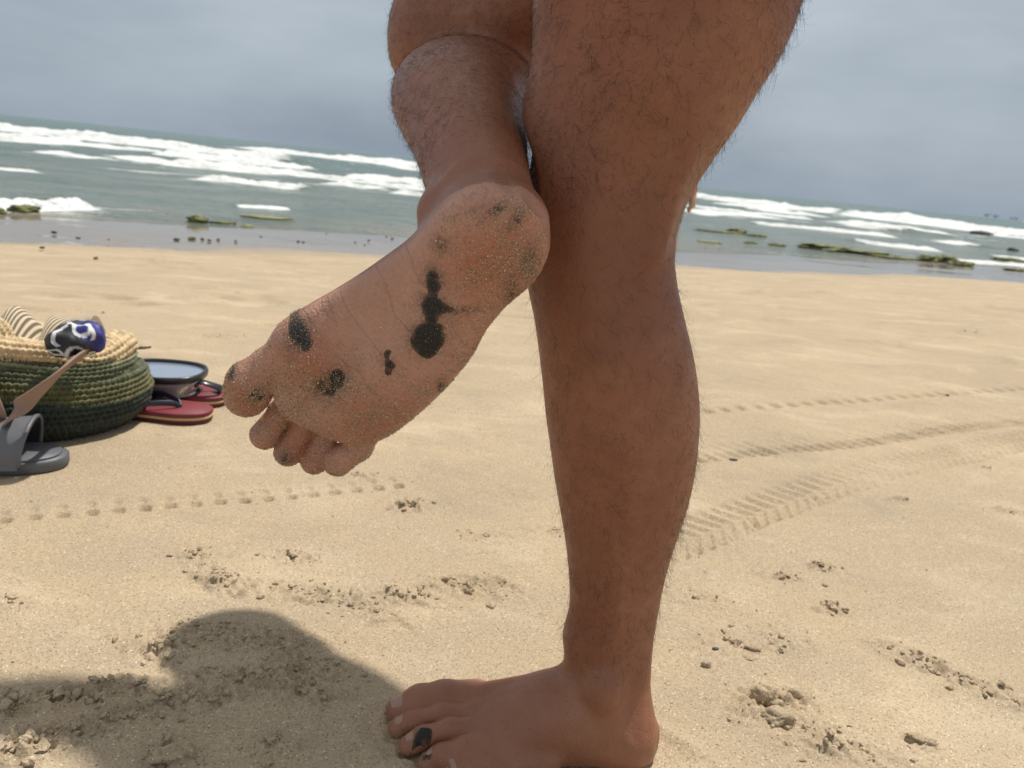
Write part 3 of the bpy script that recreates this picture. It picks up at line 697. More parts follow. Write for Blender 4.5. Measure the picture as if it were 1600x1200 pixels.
def tar_patch(parts, thick, name='tar_spot', frame='R', lab=None, rough=.0013):
    cu = np.array([p_[0] for p_ in parts]); cv = np.array([p_[1] for p_ in parts]); mr = max(max(p_[2], p_[3]) for p_ in parts)+.004
    us = np.arange(cu.min()-mr, cu.max()+mr, .0006); vs = np.arange(cv.min()-mr, cv.max()+mr, .0006)
    U_, V_ = np.meshgrid(us, vs, indexing='ij'); u = U_.ravel(); v_ = V_.ravel()
    f = blob(u, v_, parts)+rough*fbm(u*210, v_*210, 3, 500+len(parts)+int(cu[0]*1e4))
    if frame == 'R':
        P0 = from_foot(np.stack([u, v_, np.full_like(u, -.035)], 1).astype(np.float32)); dr = Wf
    else:
        q = np.stack([u, v_, np.full_like(u, .065)], 1); P0 = (HEEL2+q @ BR2.T).astype(np.float32); dr = vec(0, 0, -1)
    P, okm = trace(P0, dr)
    hgt = np.where(f > 0, thick*ss(0, .0022, f)*(0.75+0.5*fbm(u*600, v_*600, 2, 77)), -np.minimum(.0012, -f*.8)) - .00005
    P = P-dr*hgt[:, None]
    Qs = grid_quads(len(us), len(vs))
    kp = (f > -.0012) & okm
    Qs = Qs[kp[Qs].all(1)]
    us_ = np.unique(Qs); rm = np.zeros(len(P), int); rm[us_] = np.arange(len(us_))
    tm_ = mesh_np(name, P[us_], rm[Qs]); fattr(tm_, 'thin', (1-ss(0, .0030, f+.0012*fbm(u*900, v_*900, 2, 66)))[us_]); o = ob(name, tm_, TARM.m, person)
    if lab: o['label'] = lab
    return o
def fu(px, py):      # where a point of the sole lies in the frame of the foot
    r = ray(px, py); k = np.dot(HEEL-O, Wf)/np.dot(r, Wf); q = (O+r*k-HEEL) @ BR; return q[0], q[1]
def tp(*pp): return [(*fu(a, b), c*.00044, d*.00044, e_) for a, b, c, d, e_ in pp]
tar_patch(tp((668, 528, 31, 25, 0), (672, 545, 23, 17, 0)), .0006, lab='round black tar spot under the outer arch')
tar_patch(tp((676, 482, 19, 18, 0), (690, 484, 22, 7, 40), (674, 500, 10, 14, 30), (676, 450, 12, 16, 40), (675, 436, 9, 8, 0)), .0006, lab='long black tar smear beside the heel')
tar_patch(tp((605, 554, 8, 6, 0), (609, 569, 8, 10, 0), (606, 582, 5, 6, 0)), .0008, lab='small hook shaped black tar spot in mid sole')
tar_patch(tp((463, 523, 15, 25, 25), (474, 532, 11, 21, 30)), .0006, lab='oval tar spot behind the big toe pad')
tar_patch(tp((527, 590, 15, 16, 0), (502, 602, 14, 10, -60), (517, 609, 15, 10, 0)), .0004, rough=.0022, lab='crescent of sandy tar in the ball of the foot')
tar_patch(tp((358, 590, 5, 10, 70)), .0009); tar_patch(tp((396, 614, 12, 5, -10), (407, 622, 7, 5, 0)), .0009)
tar_patch(tp((443, 722, 8, 6, 0)), .0005, rough=.002)
tar_patch([(.2285, -.0215, .0085, .0062, 20), (.2335, -.026, .006, .005, 0)], .0022, frame='L', lab='thick black tar on the middle toe')
tar_patch([(.2235, -.0415, .005, .003, 20)], .0010, frame='L')

# grains of sand sticking to the raised sole
N = 60000
u = rng.uniform(-.002, .276, N); v_ = rng.uniform(-.055, .072, N)
den = np.clip(.10+.95*np.exp(-(((u-.035)/.038)**2+((v_-.0)/.032)**2))+.75*ss(.135, .19, u+.25*(-v_))+.5*ss(-.025, -.042, v_)-.45*np.exp(-(((u-.12)/.05)**2+((v_-.03)/.03)**2)), .02, 1)
den = den*(.45+1.0*ss(-.25, .45, fbm(u*75, v_*75, 3, 205))); kp = rng.random(N) < den; u = u[kp]; v_ = v_[kp]
P0 = from_foot(np.stack([u, v_, np.full_like(u, -.035)], 1).astype(np.float32)); P, okm = trace(P0, Wf)
okm &= foot_R(P) < .002; P = P[okm]; Ng = grad(legs, P)
# a rim of grains along the outline of the sole
n = len(P); s_ = rng.uniform(.00020, .00042, n)*(1+.5*(rng.random(n) < .08))
octv = np.array([[1, 0, 0], [-1, 0, 0], [0, 1, 0], [0, -1, 0], [0, 0, 1], [0, 0, -1]], np.float32)
octf = np.array([[0, 2, 4], [2, 1, 4], [1, 3, 4], [3, 0, 4], [2, 0, 5], [1, 2, 5], [3, 1, 5], [0, 3, 5]])
jit = octv[None]*rng.uniform(.6, 1.3, (n, 6, 1))+rng.normal(0, .18, (n, 6, 3))
GV = P[:, None, :]+Ng[:, None, :]*(s_*.5)[:, None, None]+jit*s_[:, None, None]
GF = octf[None]+(np.arange(n)*6)[:, None, None]
gm = NM('grain'); oi = gm.n('ShaderNodeNewGeometry'); cr_ = gm.ramp(oi.outputs['Random Per Island'], [(0.0, (.16, .11, .07)), (.35, (.42, .32, .20)), (.8, (.58, .46, .30)), (1.0, (.80, .74, .62))])
gm.set(Base_Color=cr_, Roughness=.55)
ob('sand_grains', mesh_np('sand_grains', GV.reshape(-1, 3), GF.reshape(-1, 3), False), gm.m, person, kind='stuff')

# a few grains on the standing foot, low around the toes
sel = np.where(inL & (q2[:, 2] < .024) & (q2[:, 2] > .002) & (q2[:, 0] > .13) & (rng.random(len(V)) < .16))[0]
P = V[sel].astype(np.float32); n = len(P); s_ = rng.uniform(.00025, .0005, n); jit = octv[None]*rng.uniform(.6, 1.3, (n, 6, 1))+rng.normal(0, .18, (n, 6, 3))
GV = P[:, None, :]+NB[sel][:, None, :]*(s_*.5)[:, None, None]+jit*s_[:, None, None]
ob('sand_grains', mesh_np('sand_grains', GV.reshape(-1, 3), (octf[None]+(np.arange(n)*6)[:, None, None]).reshape(-1, 3), False), gm.m, person, kind='stuff')

# leg hair
vs_ = V.astype(np.float32); a_ = vs_[Q[:, 0]]; b_ = vs_[Q[:, 1]]; c_ = vs_[Q[:, 2]]; d_ = vs_[Q[:, 3]]
ar = np.linalg.norm(np.cross(c_-a_, d_-b_), axis=1)*.5; fc = (a_+b_+c_+d_)/4; fq = to_foot(fc)
dR_ = leg_R(fc)
rightleg = dR_ < .004
wgt = np.where(rightleg, ss(.075, .115, fq[:, 2])*1.5*(fc[:, 1] < 1.06)*(fc[:, 2] < .80), ss(.085, .125, fc[:, 2])*(fc[:, 2] < .76)*(fc[:, 1] > .5))
wgt = wgt*(0.35+0.9*ss(-.5, .6, fbm(fc[:, 0]*16+fc[:, 1]*16, fc[:, 2]*13, 3, 310)))
wgt = wgt*np.where(rightleg, 1, .75+.45*ss(.5, .7, fc[:, 2]))
wgt = wgt*np.where((~rightleg) & (fc[:, 2] > .42) & (fc[:, 2] < .54), .45, 1.0)
cs = np.cumsum(wgt*ar); NH = 21000
fi = np.searchsorted(cs, rng.random(NH)*cs[-1]); fi = np.clip(fi, 0, len(Q)-1)
r1 = rng.random((NH, 1)).astype(np.float32); r2_ = rng.random((NH, 1)).astype(np.float32)
root = (a_[fi]*(1-r1)+b_[fi]*r1)*(1-r2_)+(d_[fi]*(1-r1)+c_[fi]*r1)*r2_
hn = grad(legs, root)
down = np.where(rightleg[fi][:, None], -AX[None], vec(.12, 0, -1)[None]).astype(np.float32)
down = down-hn*(down*hn).sum(1)[:, None]; down /= np.linalg.norm(down, axis=1)[:, None]+1e-6
side = np.cross(hn, down); K = 8
ln = rng.gamma(4.5, .0029, NH)*np.where(rightleg[fi], .62, 1.0); ln = np.clip(ln, .003, .026)
ang = rng.normal(0, .65, NH); lift = rng.uniform(.15, .85, NH); curl = rng.normal(0, 2.1, NH); cl2 = rng.normal(0, .5, NH)
PT = np.zeros((NH, K, 3), np.float32); PT[:, 0] = root-hn*.0004
for k in range(1, K):
    t = k/(K-1); aa = ang+curl*t*t
    dirv = down*(np.cos(aa))[:, None]+side*np.sin(aa)[:, None]+hn*(lift*(1-.7*t)+cl2*t*.35)[:, None]
    dirv /= np.linalg.norm(dirv, axis=1)[:, None]
    PT[:, k] = PT[:, k-1]+dirv*(ln/(K-1))[:, None]
hc = bpy.data.hair_curves.new('leg_hair'); hc.add_curves([K]*NH)
hc.attributes['position'].data.foreach_set('vector', PT.ravel())
rad = hc.attributes.get('radius') or hc.attributes.new('radius', 'FLOAT', 'POINT')
prof_ = np.linspace(1, .35, K)[None]*rng.uniform(.000055, .000100, NH)[:, None]
rad.data.foreach_set('value', prof_.astype(np.float32).ravel())
hm = NM('body_hair'); hm.set(Base_Color=(0.022, 0.012, 0.008), Roughness=.45)
ob('leg_hair', hc, hm.m, person, kind='stuff')

# toenails of the standing foot
nm = plain('nail', (.345, .20, .145), .34, .10, 300)
def toenail(u, v_, a, b):
    us = np.linspace(-1, 1, 15); A_, B_ = np.meshgrid(us, us, indexing='ij'); A_ = A_.ravel(); B_ = B_.ravel()
    a1 = A_*np.sqrt(1-B_*B_*.32); b1 = B_*np.sqrt(1-A_*A_*.32)
    q = np.stack([u+a*a1, v_+b*b1, np.full(len(a1), .02)], 1)
    dq = np.array([-.62, 0, -.78]); q = q-dq*.05
    P, okm = trace((HEEL2+q @ BR2.T).astype(np.float32), (BR2 @ dq).astype(np.float32))
    ed = np.maximum(np.abs(A_), np.abs(B_)); up_ = (BR2 @ -dq).astype(np.float32)
    P = P+up_*np.where(ed > .99, -.0012, .00045*(1-.35*B_**2))[:, None]
    ob('toenail', mesh_np('toenail', P, grid_quads(15, 15)), nm, person)
# aimed at the tip of each toe, a little above its end
toenail(.2535, .0260, .0098, .0098); toenail(.2530, .0050, .0064, .0066); toenail(.2402, -.0174, .0062, .0064); toenail(.2200, -.0364, .0042, .0050); toenail(.1970, -.0525, .0038, .0046)

# clothing and head hair, above the frame
def shell(fn, lo, hi, h, name, mat):
    vv, qq = surface(fn, lo, hi, h); return ob(name, mesh_np(name, vv, qq), mat, person)
def shorts(p):
    pel = smin(ell(p, (.220, .760, .990), (.115, .165, .105)), cap(p, HL, (.22, .73, 1.02), .10, .11), .04); pel = smin(pel, cap(p, HR, (.22, .80, 1.02), .095, .11), .04)
    d = smin(smin(legs(p), pel, .03), ell(p, (.205, .755, 1.10), (.100, .145, .16)), .07)-.014
    cut = np.maximum(.80+.25*np.clip(.05-p[:, 0], 0, 1)-p[:, 2], p[:, 2]-1.08)
    return np.maximum(d, cut)
shell(shorts, (-.10, .50, .76), (.40, 1.02, 1.12), .007, 'shorts', plain('navy_cloth', (.03, .045, .09), .85, .2, 30, .002))
shell(lambda p: np.maximum(ell(p, (.058, .755, 1.652), (.106, .088, .122)), np.maximum(1.60-p[:, 2]-.6*np.clip(p[:, 0]-.05, -1, .12), -(p[:, 0]+.012+.25*(1.74-p[:, 2])*0))), (-.08, .64, 1.48), (.20, .87, 1.80), .007, 'head_hair', plain('dark_hair', (.02, .014, .01), .6, .3, 200, .004))
# ================================================================== loose sand and small stones
ico_v = []; t_ = (1+5**.5)/2
for a, b in ((-1, t_), (1, t_), (-1, -t_), (1, -t_)): ico_v += [(a, b, 0), (0, a, b), (b, 0, a)]
ico_v = np.array(ico_v); ico_v = ico_v/np.linalg.norm(ico_v[0])
dd_ = np.linalg.norm(ico_v[:, None]-ico_v[None], axis=2); el_ = np.sort(dd_[0])[1]*1.05
ico_f = []
for i in range(12):
    for j in range(i+1, 12):
        for k in range(j+1, 12):
            if dd_[i, j] < el_ and dd_[j, k] < el_ and dd_[i, k] < el_:
                nrm = np.cross(ico_v[j]-ico_v[i], ico_v[k]-ico_v[i]); ico_f.append((i, j, k) if nrm @ ico_v[i] > 0 else (i, k, j))
ico_f = np.array(ico_f)
def sub(vv, ff):
    vv = list(map(tuple, vv)); cache = {}; out_ = []
    def mid_(a, b):
        k = (min(a, b), max(a, b))
        if k not in cache:
            p = np.array(vv[a])+np.array(vv[b]); p = p/np.linalg.norm(p); vv.append(tuple(p)); cache[k] = len(vv)-1
        return cache[k]
    for a, b, c in ff:
        x, y, z = mid_(a, b), mid_(b, c), mid_(c, a); out_ += [(a, x, z), (b, y, x), (c, z, y), (x, y, z)]
    return np.array(vv), np.array(out_)
ico2_v, ico2_f = sub(ico_v, ico_f); ico3_v, ico3_f = sub(ico2_v, ico2_f); ico4_v, ico4_f = sub(ico3_v, ico3_f)
def vn3(p, s, seed): return (vn(p[:, 0]*s, p[:, 1]*s+p[:, 2]*s*.7, seed)+vn(p[:, 1]*s+3, p[:, 2]*s-p[:, 0]*s*.6, seed+1)+vn(p[:, 2]*s-5, p[:, 0]*s+p[:, 1]*s*.5, seed+2))/3
def gz1(x, y): return float(press(np.array([x]), np.array([y]), full_z(np.array([x]), np.array([y])))[0])

xs = []; ys = []; ss_ = []
for cx, cy, a, b, an, s in CR:
    n = int(105*s*min(1.0, (a*b/.0009)**.5))
    if math.hypot(cx, cy) > 1.6: n = int(n*.3)
    r = np.abs(rng.normal(0, .62, n)); th = rng.uniform(0, 6.283, n); lx = r*np.cos(th)*a*1.15; ly = r*np.sin(th)*b*1.3
    xs.append(cx+lx*math.cos(an)-ly*math.sin(an)); ys.append(cy+lx*math.sin(an)+ly*math.cos(an)); ss_.append(np.clip(rng.gamma(1.7, .00080, n), .0005, .0048)*(0.7+.45*s))
# stray crumbs
n = 260; r = rng.uniform(.55, 2.2, n); th = rng.uniform(-.7, .7, n); xs.append(r*np.sin(th)); ys.append(r*np.cos(th)); ss_.append(rng.uniform(.0006, .0018, n))
xs = np.concatenate(xs); ys = np.concatenate(ys); ss_ = np.concatenate(ss_)
keep = ~((xs > -.10) & (xs < .20) & (ys > .56) & (ys < .71)); xs, ys, ss_ = xs[keep], ys[keep], ss_[keep]
zs = press(xs, ys, full_z(xs, ys))
VV = []; FF = []; off = 0
for x, y, z, s in zip(xs, ys, zs, ss_):
    bv, bf = (ico2_v, ico2_f) if s > .0022 else (ico_v, ico_f)
    sd = rng.uniform(0, 50, 3); sh = 1+.75*vn3(bv*1.5+sd, 1.0, 600)+.45*vn3(bv*4+sd, 1.0, 640)
    vv = bv*sh[:, None]*s*rng.uniform(.6, 1.5, 3)*np.array([1, 1, .7]); vv[:, 2] += s*.35
    VV.append(vv+np.array([x, y, z])); FF.append(bf+off); off += len(bv)
ob('sand_crumbs', mesh_np('sand_crumbs', np.concatenate(VV), np.concatenate(FF), False), SAND, kind='stuff', label='crumbs of damp sand scattered over the beach', cat='sand crumbs')

def lump(name, px, py, size, mat, label, cat, group=None, seed=0, rot=0.0, z=None, amp=.35, fr=1.4, sink=.25, res=3, pos=None):
    p = atZ(px, py) if pos is None else np.array(pos)
    for _ in range(4):
        gz_ = gz1(p[0], p[1])
        if pos is None: p = atZ(px, py, max(gz_, SEA))
    bv, bf = {2: (ico2_v, ico2_f), 3: (ico3_v, ico3_f), 4: (ico4_v, ico4_f)}[res]
    sd = np.array([seed*3.7, seed*1.9, seed*5.3]); sh = 1+amp*vn3(bv*fr+sd, 1.0, 700)+amp*.6*vn3(bv*fr*2.6+sd, 1.0, 720)+amp*.35*vn3(bv*fr*6+sd, 1.0, 740)
    vv = bv*sh[:, None]*np.array(size); c, s = math.cos(rot), math.sin(rot)
    vv = np.stack([vv[:, 0]*c-vv[:, 1]*s, vv[:, 0]*s+vv[:, 1]*c, vv[:, 2]+size[2]*(1-2*sink)], 1)
    return ob(name, mesh_np(name, vv, bf), mat, label=label, cat=cat, group=group, loc=(p[0], p[1], max(gz_, SEA-.004) if z is None else z))
# bigger clods of sand
lump('sand_clod', 1195, 1098, (.013, .010, .013), SAND, 'tallest sand clod in the broken heap right of the foot', 'sand clod', seed=1, res=4, amp=.5)
lump('sand_clod', 1215, 1125, (.017, .012, .008), SAND, 'broad low sand clod at the front of the broken heap', 'sand clod', seed=2, res=4, amp=.5)
lump('sand_clod', 1245, 1088, (.011, .008, .007), SAND, 'small sand clod at the right end of the broken heap', 'sand clod', seed=3, amp=.5)
lump('sand_clod', 1176, 1014, (.010, .0045, .0032), SAND, 'lone flat oval sand clod behind the broken heap', 'sand clod', seed=4, rot=-.2)
lump('sand_clod', 1442, 1158, (.015, .006, .004), SAND, 'long flat sand clod near the bottom right corner', 'sand clod', seed=5, rot=-.35)
lump('sand_clod', 1103, 1040, (.006, .0045, .004), SAND, 'small sand clod just right of the standing ankle', 'sand clod', seed=6)
lump('sand_clod', 268, 1182, (.018, .011, .008), SAND, 'sand clod in the shadow at the bottom edge', 'sand clod', seed=7, res=4, amp=.55)
PEB = plain('dark_stone', (.045, .042, .04), .55, .4, 120, .001)
lump('pebble', 1145, 719, (.0085, .0045, .003), PEB, 'dark flat pebble between the two tyre tracks', 'pebble', seed=8)
lump('pebble', 1118, 1015, (.0042, .0026, .002), PEB, 'small ribbed black pebble near the standing heel', 'pebble', seed=9, rot=.1)
lump('pebble', 1480, 618, (.006, .004, .003), PEB, 'tiny dark pebble above the far tyre track', 'pebble', seed=10)
G = 'dark pebbles along the wet sand'; PL = 'dark pebble in the row along the wet sand edge'
for i, (a, b, s) in enumerate([(84, 364, 1.4), (122, 373, 1.2), (170, 375, .7), (276, 375, 1.3), (316, 374, 1.2), (327, 376, 1), (341, 375, 1), (368, 377, .8), (408, 370, .7), (466, 378, 1), (474, 379, .8), (510, 365, .6), (555, 379, .8), (576, 376, 1), (604, 370, .8), (613, 373, 1), (570, 383, .7), (66, 388, .9), (150, 404, .8),
                               (1102, 388, 1), (1114, 382, 1), (1124, 389, 1), (1130, 387, .6), (1146, 386, .7), (1158, 390, .8), (1165, 387, 1), (1172, 391, .6), (1240, 392, .8), (1285, 394, .7)]):
    G, PL = ('pebbles on the left wet sand', 'dark pebble in the row on the wet sand left of the raised foot') if a < 800 else ('pebbles on the right wet sand', 'dark pebble in the scatter on the wet sand right of the knee')
    lump('pebble', a, b, (.022*s, .016*s, .010*s), PEB, PL, 'pebble', G, seed=20+i, res=2, rot=i*1.3)
# weed-covered rocks at the water's edge
m = NM('weedy_rock'); v = m.coord('Object'); n1 = m.noise(v, 7, 5, .65)
m.set(Base_Color=m.mix(m.ramp(n1, [(.38, 0.0), (.56, 1.0)]), (.05, .045, .03), m.mix(m.noise(v, 22, 4), (.11, .135, .03), (.29, .295, .08))), Roughness=.62, Normal=m.bump(m.noise(v, 40, 5, .7), .9, .03))
ROCK = m.m
m = NM('flat_weed'); v = m.coord('Object'); n1 = m.noise(v, 14, 5, .65)
m.set(Base_Color=m.mix(n1, (.13, .14, .03), (.34, .31, .10)), Roughness=.6, Normal=m.bump(n1, .8, .02)); WEED = m.m
def rock(px, py, sz_, lab, seed, mat=None, rot=None, z=None, cat='rock', name='weedy_rock', amp=.55, fr=1.7):
    if mat is WEED: name, cat = 'weed_patch', 'seaweed'
    sz_ = (sz_[0]*1.1, sz_[1]*1.25, sz_[2]*1.0)
    lump(name, px, py, sz_, mat or ROCK, lab, cat, 'weed patches at the shore' if mat is WEED else 'weedy rocks at the shore', seed=seed, rot=math.atan2(SD[1], SD[0])*.55 if rot is None else rot, z=z, amp=amp, fr=fr, sink=.28, res=4)
rock(38, 331, (.14, .10, .055), 'green weedy rock in the foam at the left edge', 1)
rock(-8, 333, (.10, .08, .04), 'dark rock cut off by the left edge beside the foam', 2)
rock(308, 347, (.11, .08, .055), 'tallest weedy rock standing in the wet sand on the left', 3)
rock(349, 349, (.13, .06, .022), 'low weedy rock just right of the tallest one on the left', 4)
rock(422, 341, (.30, .10, .018), 'flat green weed patch farthest right on the left side', 5, WEED)
rock(386, 354, (.06, .05, .014), 'tiny yellow green weed patch in the left wet sand', 6, WEED)
rock(300, 373, (.03, .03, .014), 'small dark rock on the left sand edge', 7)
rock(1128, 363, (.62, .22, .035), 'long thin dark weedy ledge just right of the knee', 8)
rock(1152, 363, (.22, .16, .075), 'weedy hump on the thin ledge right of the knee', 9)
rock(1180, 369, (.25, .12, .04), 'right end rock of the thin ledge', 10)
rock(1105, 378, (.24, .12, .022), 'flat yellow green weed patch nearest the knee', 11, WEED)
rock(1172, 380, (.13, .09, .03), 'small green rock left of the broad weedy shelf', 12)
rock(1216, 384, (.16, .10, .034), 'green rock touching the left of the broad weedy shelf', 13)
rock(1290, 390, (.62, .26, .075), 'left half of the broad green weedy shelf', 14)
rock(1350, 397, (.72, .26, .06), 'middle of the broad green weedy shelf', 15)
rock(1400, 404, (.42, .18, .03), 'tapering right end of the broad green weedy shelf', 16)
rock(1448, 408, (.20, .16, .085), 'dark left end of the rock cluster by the sand', 17)
rock(1472, 409, (.26, .18, .11), 'highest rock of the weedy cluster by the sand', 18)
rock(1500, 414, (.30, .14, .06), 'right end rock of the weedy cluster by the sand', 19)
rock(1572, 408, (.50, .20, .07), 'dark weedy rock standing in water at the right edge', 20)
rock(1592, 423, (.40, .12, .03), 'low dark rock on the sand at the right edge', 21)
rock(1582, 392, (.16, .12, .10), 'small black rock awash near the right edge', 22, PEB, z=SEA-.02)
rock(1534, 366, (.55, .30, .13), 'dark rock awash below the breaker on the right', 23, PEB, z=SEA)
rock(1424, 346, (.8, .4, .16), 'far dark rock in the white surf on the right', 24, PEB, z=SEA)

# ================================================================== the things on the sand at the left
def empty(name, loc, label, cat, rz=0, group=None):
    o = bpy.data.objects.new(name, None); col.objects.link(o); o.location = loc; o.rotation_euler = (0, 0, rz)
    o['label'] = label; o['category'] = cat; o.empty_display_size = .05
    if group: o['group'] = group
    return o
# ---- crocheted bag
BC = np.array([-.945, 1.385]); BZ = gz1(*BC)-.004
bag = empty('beach_bag', (BC[0], BC[1], BZ), 'slumped crocheted bag in greens with cream rim and leather strap', 'bag')
def bag_surface(th, t):     # t: 0 at the base, 1 under the rim
    r = np.interp(t, [0, .08, .2, .36, .55, .75, .92, 1.0], [.150, .196, .219, .226, .217, .200, .185, .172])
    z = np.interp(t, [0, .08, .2, .36, .55, .75, .92, 1.0], [.0, .012, .040, .076, .112, .140, .158, .163])
    wob = 1+.028*np.sin(3*th+.6)+.02*np.sin(5*th+2)*t
    sag = .010*np.sin(2*th+1.0)*t+.009*np.sin(4*th+.3)*t-.044*np.cos(th-1.15)*t
    fold = -.010*np.exp(-((t-.62-.05*np.sin(2*th))/.05)**2)*(.5+.5*np.sin(3*th+1.2))
    return (r*wob+fold)*np.cos(th)*1.04, (r*wob+fold)*np.sin(th)*.94, z+sag
def knit(fn, nst, nrow, pst, prow, amp, name, mat, colf, t0=0.0, t1=1.0, parent=bag):
    th = np.linspace(0, 2*math.pi, nst*pst, endpoint=False); t = np.linspace(t0, t1, nrow*prow+1)
    A_, T_ = np.meshgrid(th, t); a = A_.ravel(); tt_ = T_.ravel()
    X_, Y_, Z_ = fn(a, tt_); P = np.stack([X_, Y_, Z_], 1)
    g = P.reshape(len(t), len(th), 3); du = np.roll(g, -1, 1)-np.roll(g, 1, 1); dv = np.gradient(g, axis=0)
    nn_ = np.cross(du, dv).reshape(-1, 3); nn_ /= np.linalg.norm(nn_, axis=1)[:, None]+1e-9
    row = (tt_-t0)/(t1-t0)*nrow; ri = np.floor(row); f = row-ri
    st = a/(2*math.pi)*nst+.5*(ri % 2)+.16*np.sin(f*3.14)+.15*(h2(ri, np.floor(a/(2*math.pi)*nst), 5)-.5)
    si = np.floor(st); e_ = st-si
    arm = np.abs(e_-.5)*2                                  # v-shaped loops of yarn
    vsh = np.clip(1-np.abs((f-.25)-.55*(1-arm))/.42, 0, 1)
    bumpy = amp*(.75*np.sqrt(vsh)*(.45+.55*np.sin(np.pi*np.clip(arm, .05, 1)))+.35*np.sin(np.pi*f))*(.8+.4*h2(ri, si, 9))
    P = P+nn_*bumpy[:, None]
    me = mesh_np(name, P, grid_quads(len(t), len(th), True))
    sh = (.72+.5*h2(ri, si, 33))[:, None]
    cattr(me, 'yarn', np.clip(colf(tt_, a, ri, si)*sh, 0, 1))
    return ob(name, me, mat, parent)
m = NM('yarn'); m.set(Base_Color=m.attr('yarn', 'Color'), Roughness=.75, Specular_IOR_Level=.3, Normal=m.bump(m.noise(m.coord('Object'), 700, 3), .5, .001), Sheen_Weight=.15); YARN = m.m
def bagcol(t, a, ri, si):
    dark = np.array([.030, .036, .025]); ol = np.array([.120, .118, .046]); sage = np.array([.105, .118, .064]); lite = np.array([.30, .31, .19]); teal = np.array([.030, .055, .045])
    w = t+.03*np.sin(2*a+1)+.02*(h2(ri, si, 3)-.5)
    c = np.where((w < .36)[:, None], dark, np.where((w < .53)[:, None], ol, sage))
    li = ((w > .60) & ((ri.astype(int) % 4) == 3) & (h2(ri, np.floor(si/9), 12) > .3)); c = np.where(li[:, None], lite, c)
    return np.where(((w > .30) & (w < .38))[:, None], teal*.5+c*.5, c)
knit(bag_surface, 120, 21, 7, 8, .0072, 'woven_body', YARN, bagcol)
def rim_surface(th, t):     # a soft rolled band flopping over the mouth
    dip = .010*np.sin(2*th+1.0)+.011*np.sin(4*th+.3)+.006*np.sin(7*th)-.046*np.cos(th-1.15)
    ph = -1.0+t*4.6
    rr_ = .178+.022*np.cos(ph)*(1+.25*np.sin(5*th))+.02*np.clip(t-.75, 0, 1)*-6
    zz = .157+dip+.019*np.sin(ph)*(1+.2*np.sin(4*th+1))
    wob = 1+.028*np.sin(3*th+.6)+.02*np.sin(5*th+2)
    return rr_*wob*np.cos(th)*1.04, rr_*wob*np.sin(th)*.94, zz
knit(rim_surface, 125, 9, 7, 7, .0050, 'rim', YARN, lambda t, a, ri, si: np.tile(np.array([.60, .455, .27]), (len(t), 1)))
LEA = plain('leather', (.27, .18, .14), .55, .12, 40, .0006)
def ribbon(name, pts, w, th_, mat, parent, wdir=None, n=40):
    pts = np.array(pts, float); s = np.linspace(0, len(pts)-1, n); idx = np.arange(len(pts))
    C = np.stack([cub(idx, pts[:, k])(s) for k in range(3)], 1).astype(float); T = np.gradient(C, axis=0); T /= np.linalg.norm(T, axis=1)[:, None]
    wd = np.tile(np.array(wdir, float), (n, 1)); wd = wd-T*(wd*T).sum(1)[:, None]; wd /= np.linalg.norm(wd, axis=1)[:, None]; nn_ = np.cross(T, wd)
    prof = [(-1, -.6), (-.9, -1), (.9, -1), (1, -.6), (1, .6), (.9, 1), (-.9, 1), (-1, .6)]
    R_ = np.stack([C+wd*(a*w/2)+nn_*(b*th_/2) for a, b in prof], 1)
    vv = R_.reshape(-1, 3); q = grid_quads(n, 8, True)
    caps = [[0, 1, 2, 3], [0, 3, 4, 7], [4, 5, 6, 7]]; k = (n-1)*8
    q = np.concatenate([q, np.array([c[::-1] for c in caps]), np.array([[x+k for x in c] for c in caps])])
    return ob(name, mesh_np(name, vv, q), mat, parent)
b0 = np.array([BC[0], BC[1], BZ])
ribbon('strap', [atY(134, 551, 1.25)-b0, atY(112, 566, 1.185)-b0, atY(85, 590, 1.15)-b0, atY(50, 620, 1.130)-b0, atY(22, 645, 1.125)-b0, atY(12, 660, 1.14)-b0, atY(14, 672, 1.165)-b0], .027, .004, LEA, bag, (.55, .1, .8))
ribbon('strap', [atY(-40, 560, 1.22)-b0, atY(-20, 610, 1.15)-b0, atY(-6, 645, 1.14)-b0, atY(-6, 665, 1.16)-b0], .026, .004, LEA, bag, (.9, .1, .3))
# rolled end of the cream band at the left
def coil(th, t):
    ph = t*6.283; R_ = .026; r_ = .017
    return (R_+r_*np.cos(ph))*np.cos(th)*.9, r_*np.sin(ph)*1.2, (R_+r_*np.cos(ph))*np.sin(th)
kc = knit(coil, 36, 12, 6, 5, .0035, 'handle_roll', YARN, lambda t, a, ri, si: np.tile(np.array([.60, .455, .27]), (len(t), 1)))
kc.location = Vector(atY(-14, 531, 1.25)-b0)

# ---- striped towel stuffed in the bag
def sheet(name, P, nr, nc, thick, mat, parent=None, **kw):
    g = P.reshape(nr, nc, 3); du = np.gradient(g, axis=1); dv = np.gradient(g, axis=0); n_ = np.cross(du, dv); n_ /= np.linalg.norm(n_, axis=2)[..., None]+1e-9
    top = g.reshape(-1, 3); bot = (g-n_*thick).reshape(-1, 3); q = grid_quads(nr, nc); k = nr*nc
    rim = [i*nc for i in range(nr)]+[(nr-1)*nc+j for j in range(1, nc)]+[i*nc+nc-1 for i in range(nr-2, -1, -1)]+[j for j in range(nc-2, 0, -1)]
    sd = np.array([[rim[i], rim[i]+k, rim[(i+1) % len(rim)]+k, rim[(i+1) % len(rim)]] for i in range(len(rim))])
    return ob(name, mesh_np(name, np.concatenate([top, bot]), np.concatenate([q, q[:, ::-1]+k, sd])), mat, parent, **kw)
nr, nc = 60, 150
B_, A_ = np.meshgrid(np.linspace(0, 1, nr), np.linspace(0, 1, nc), indexing='ij')
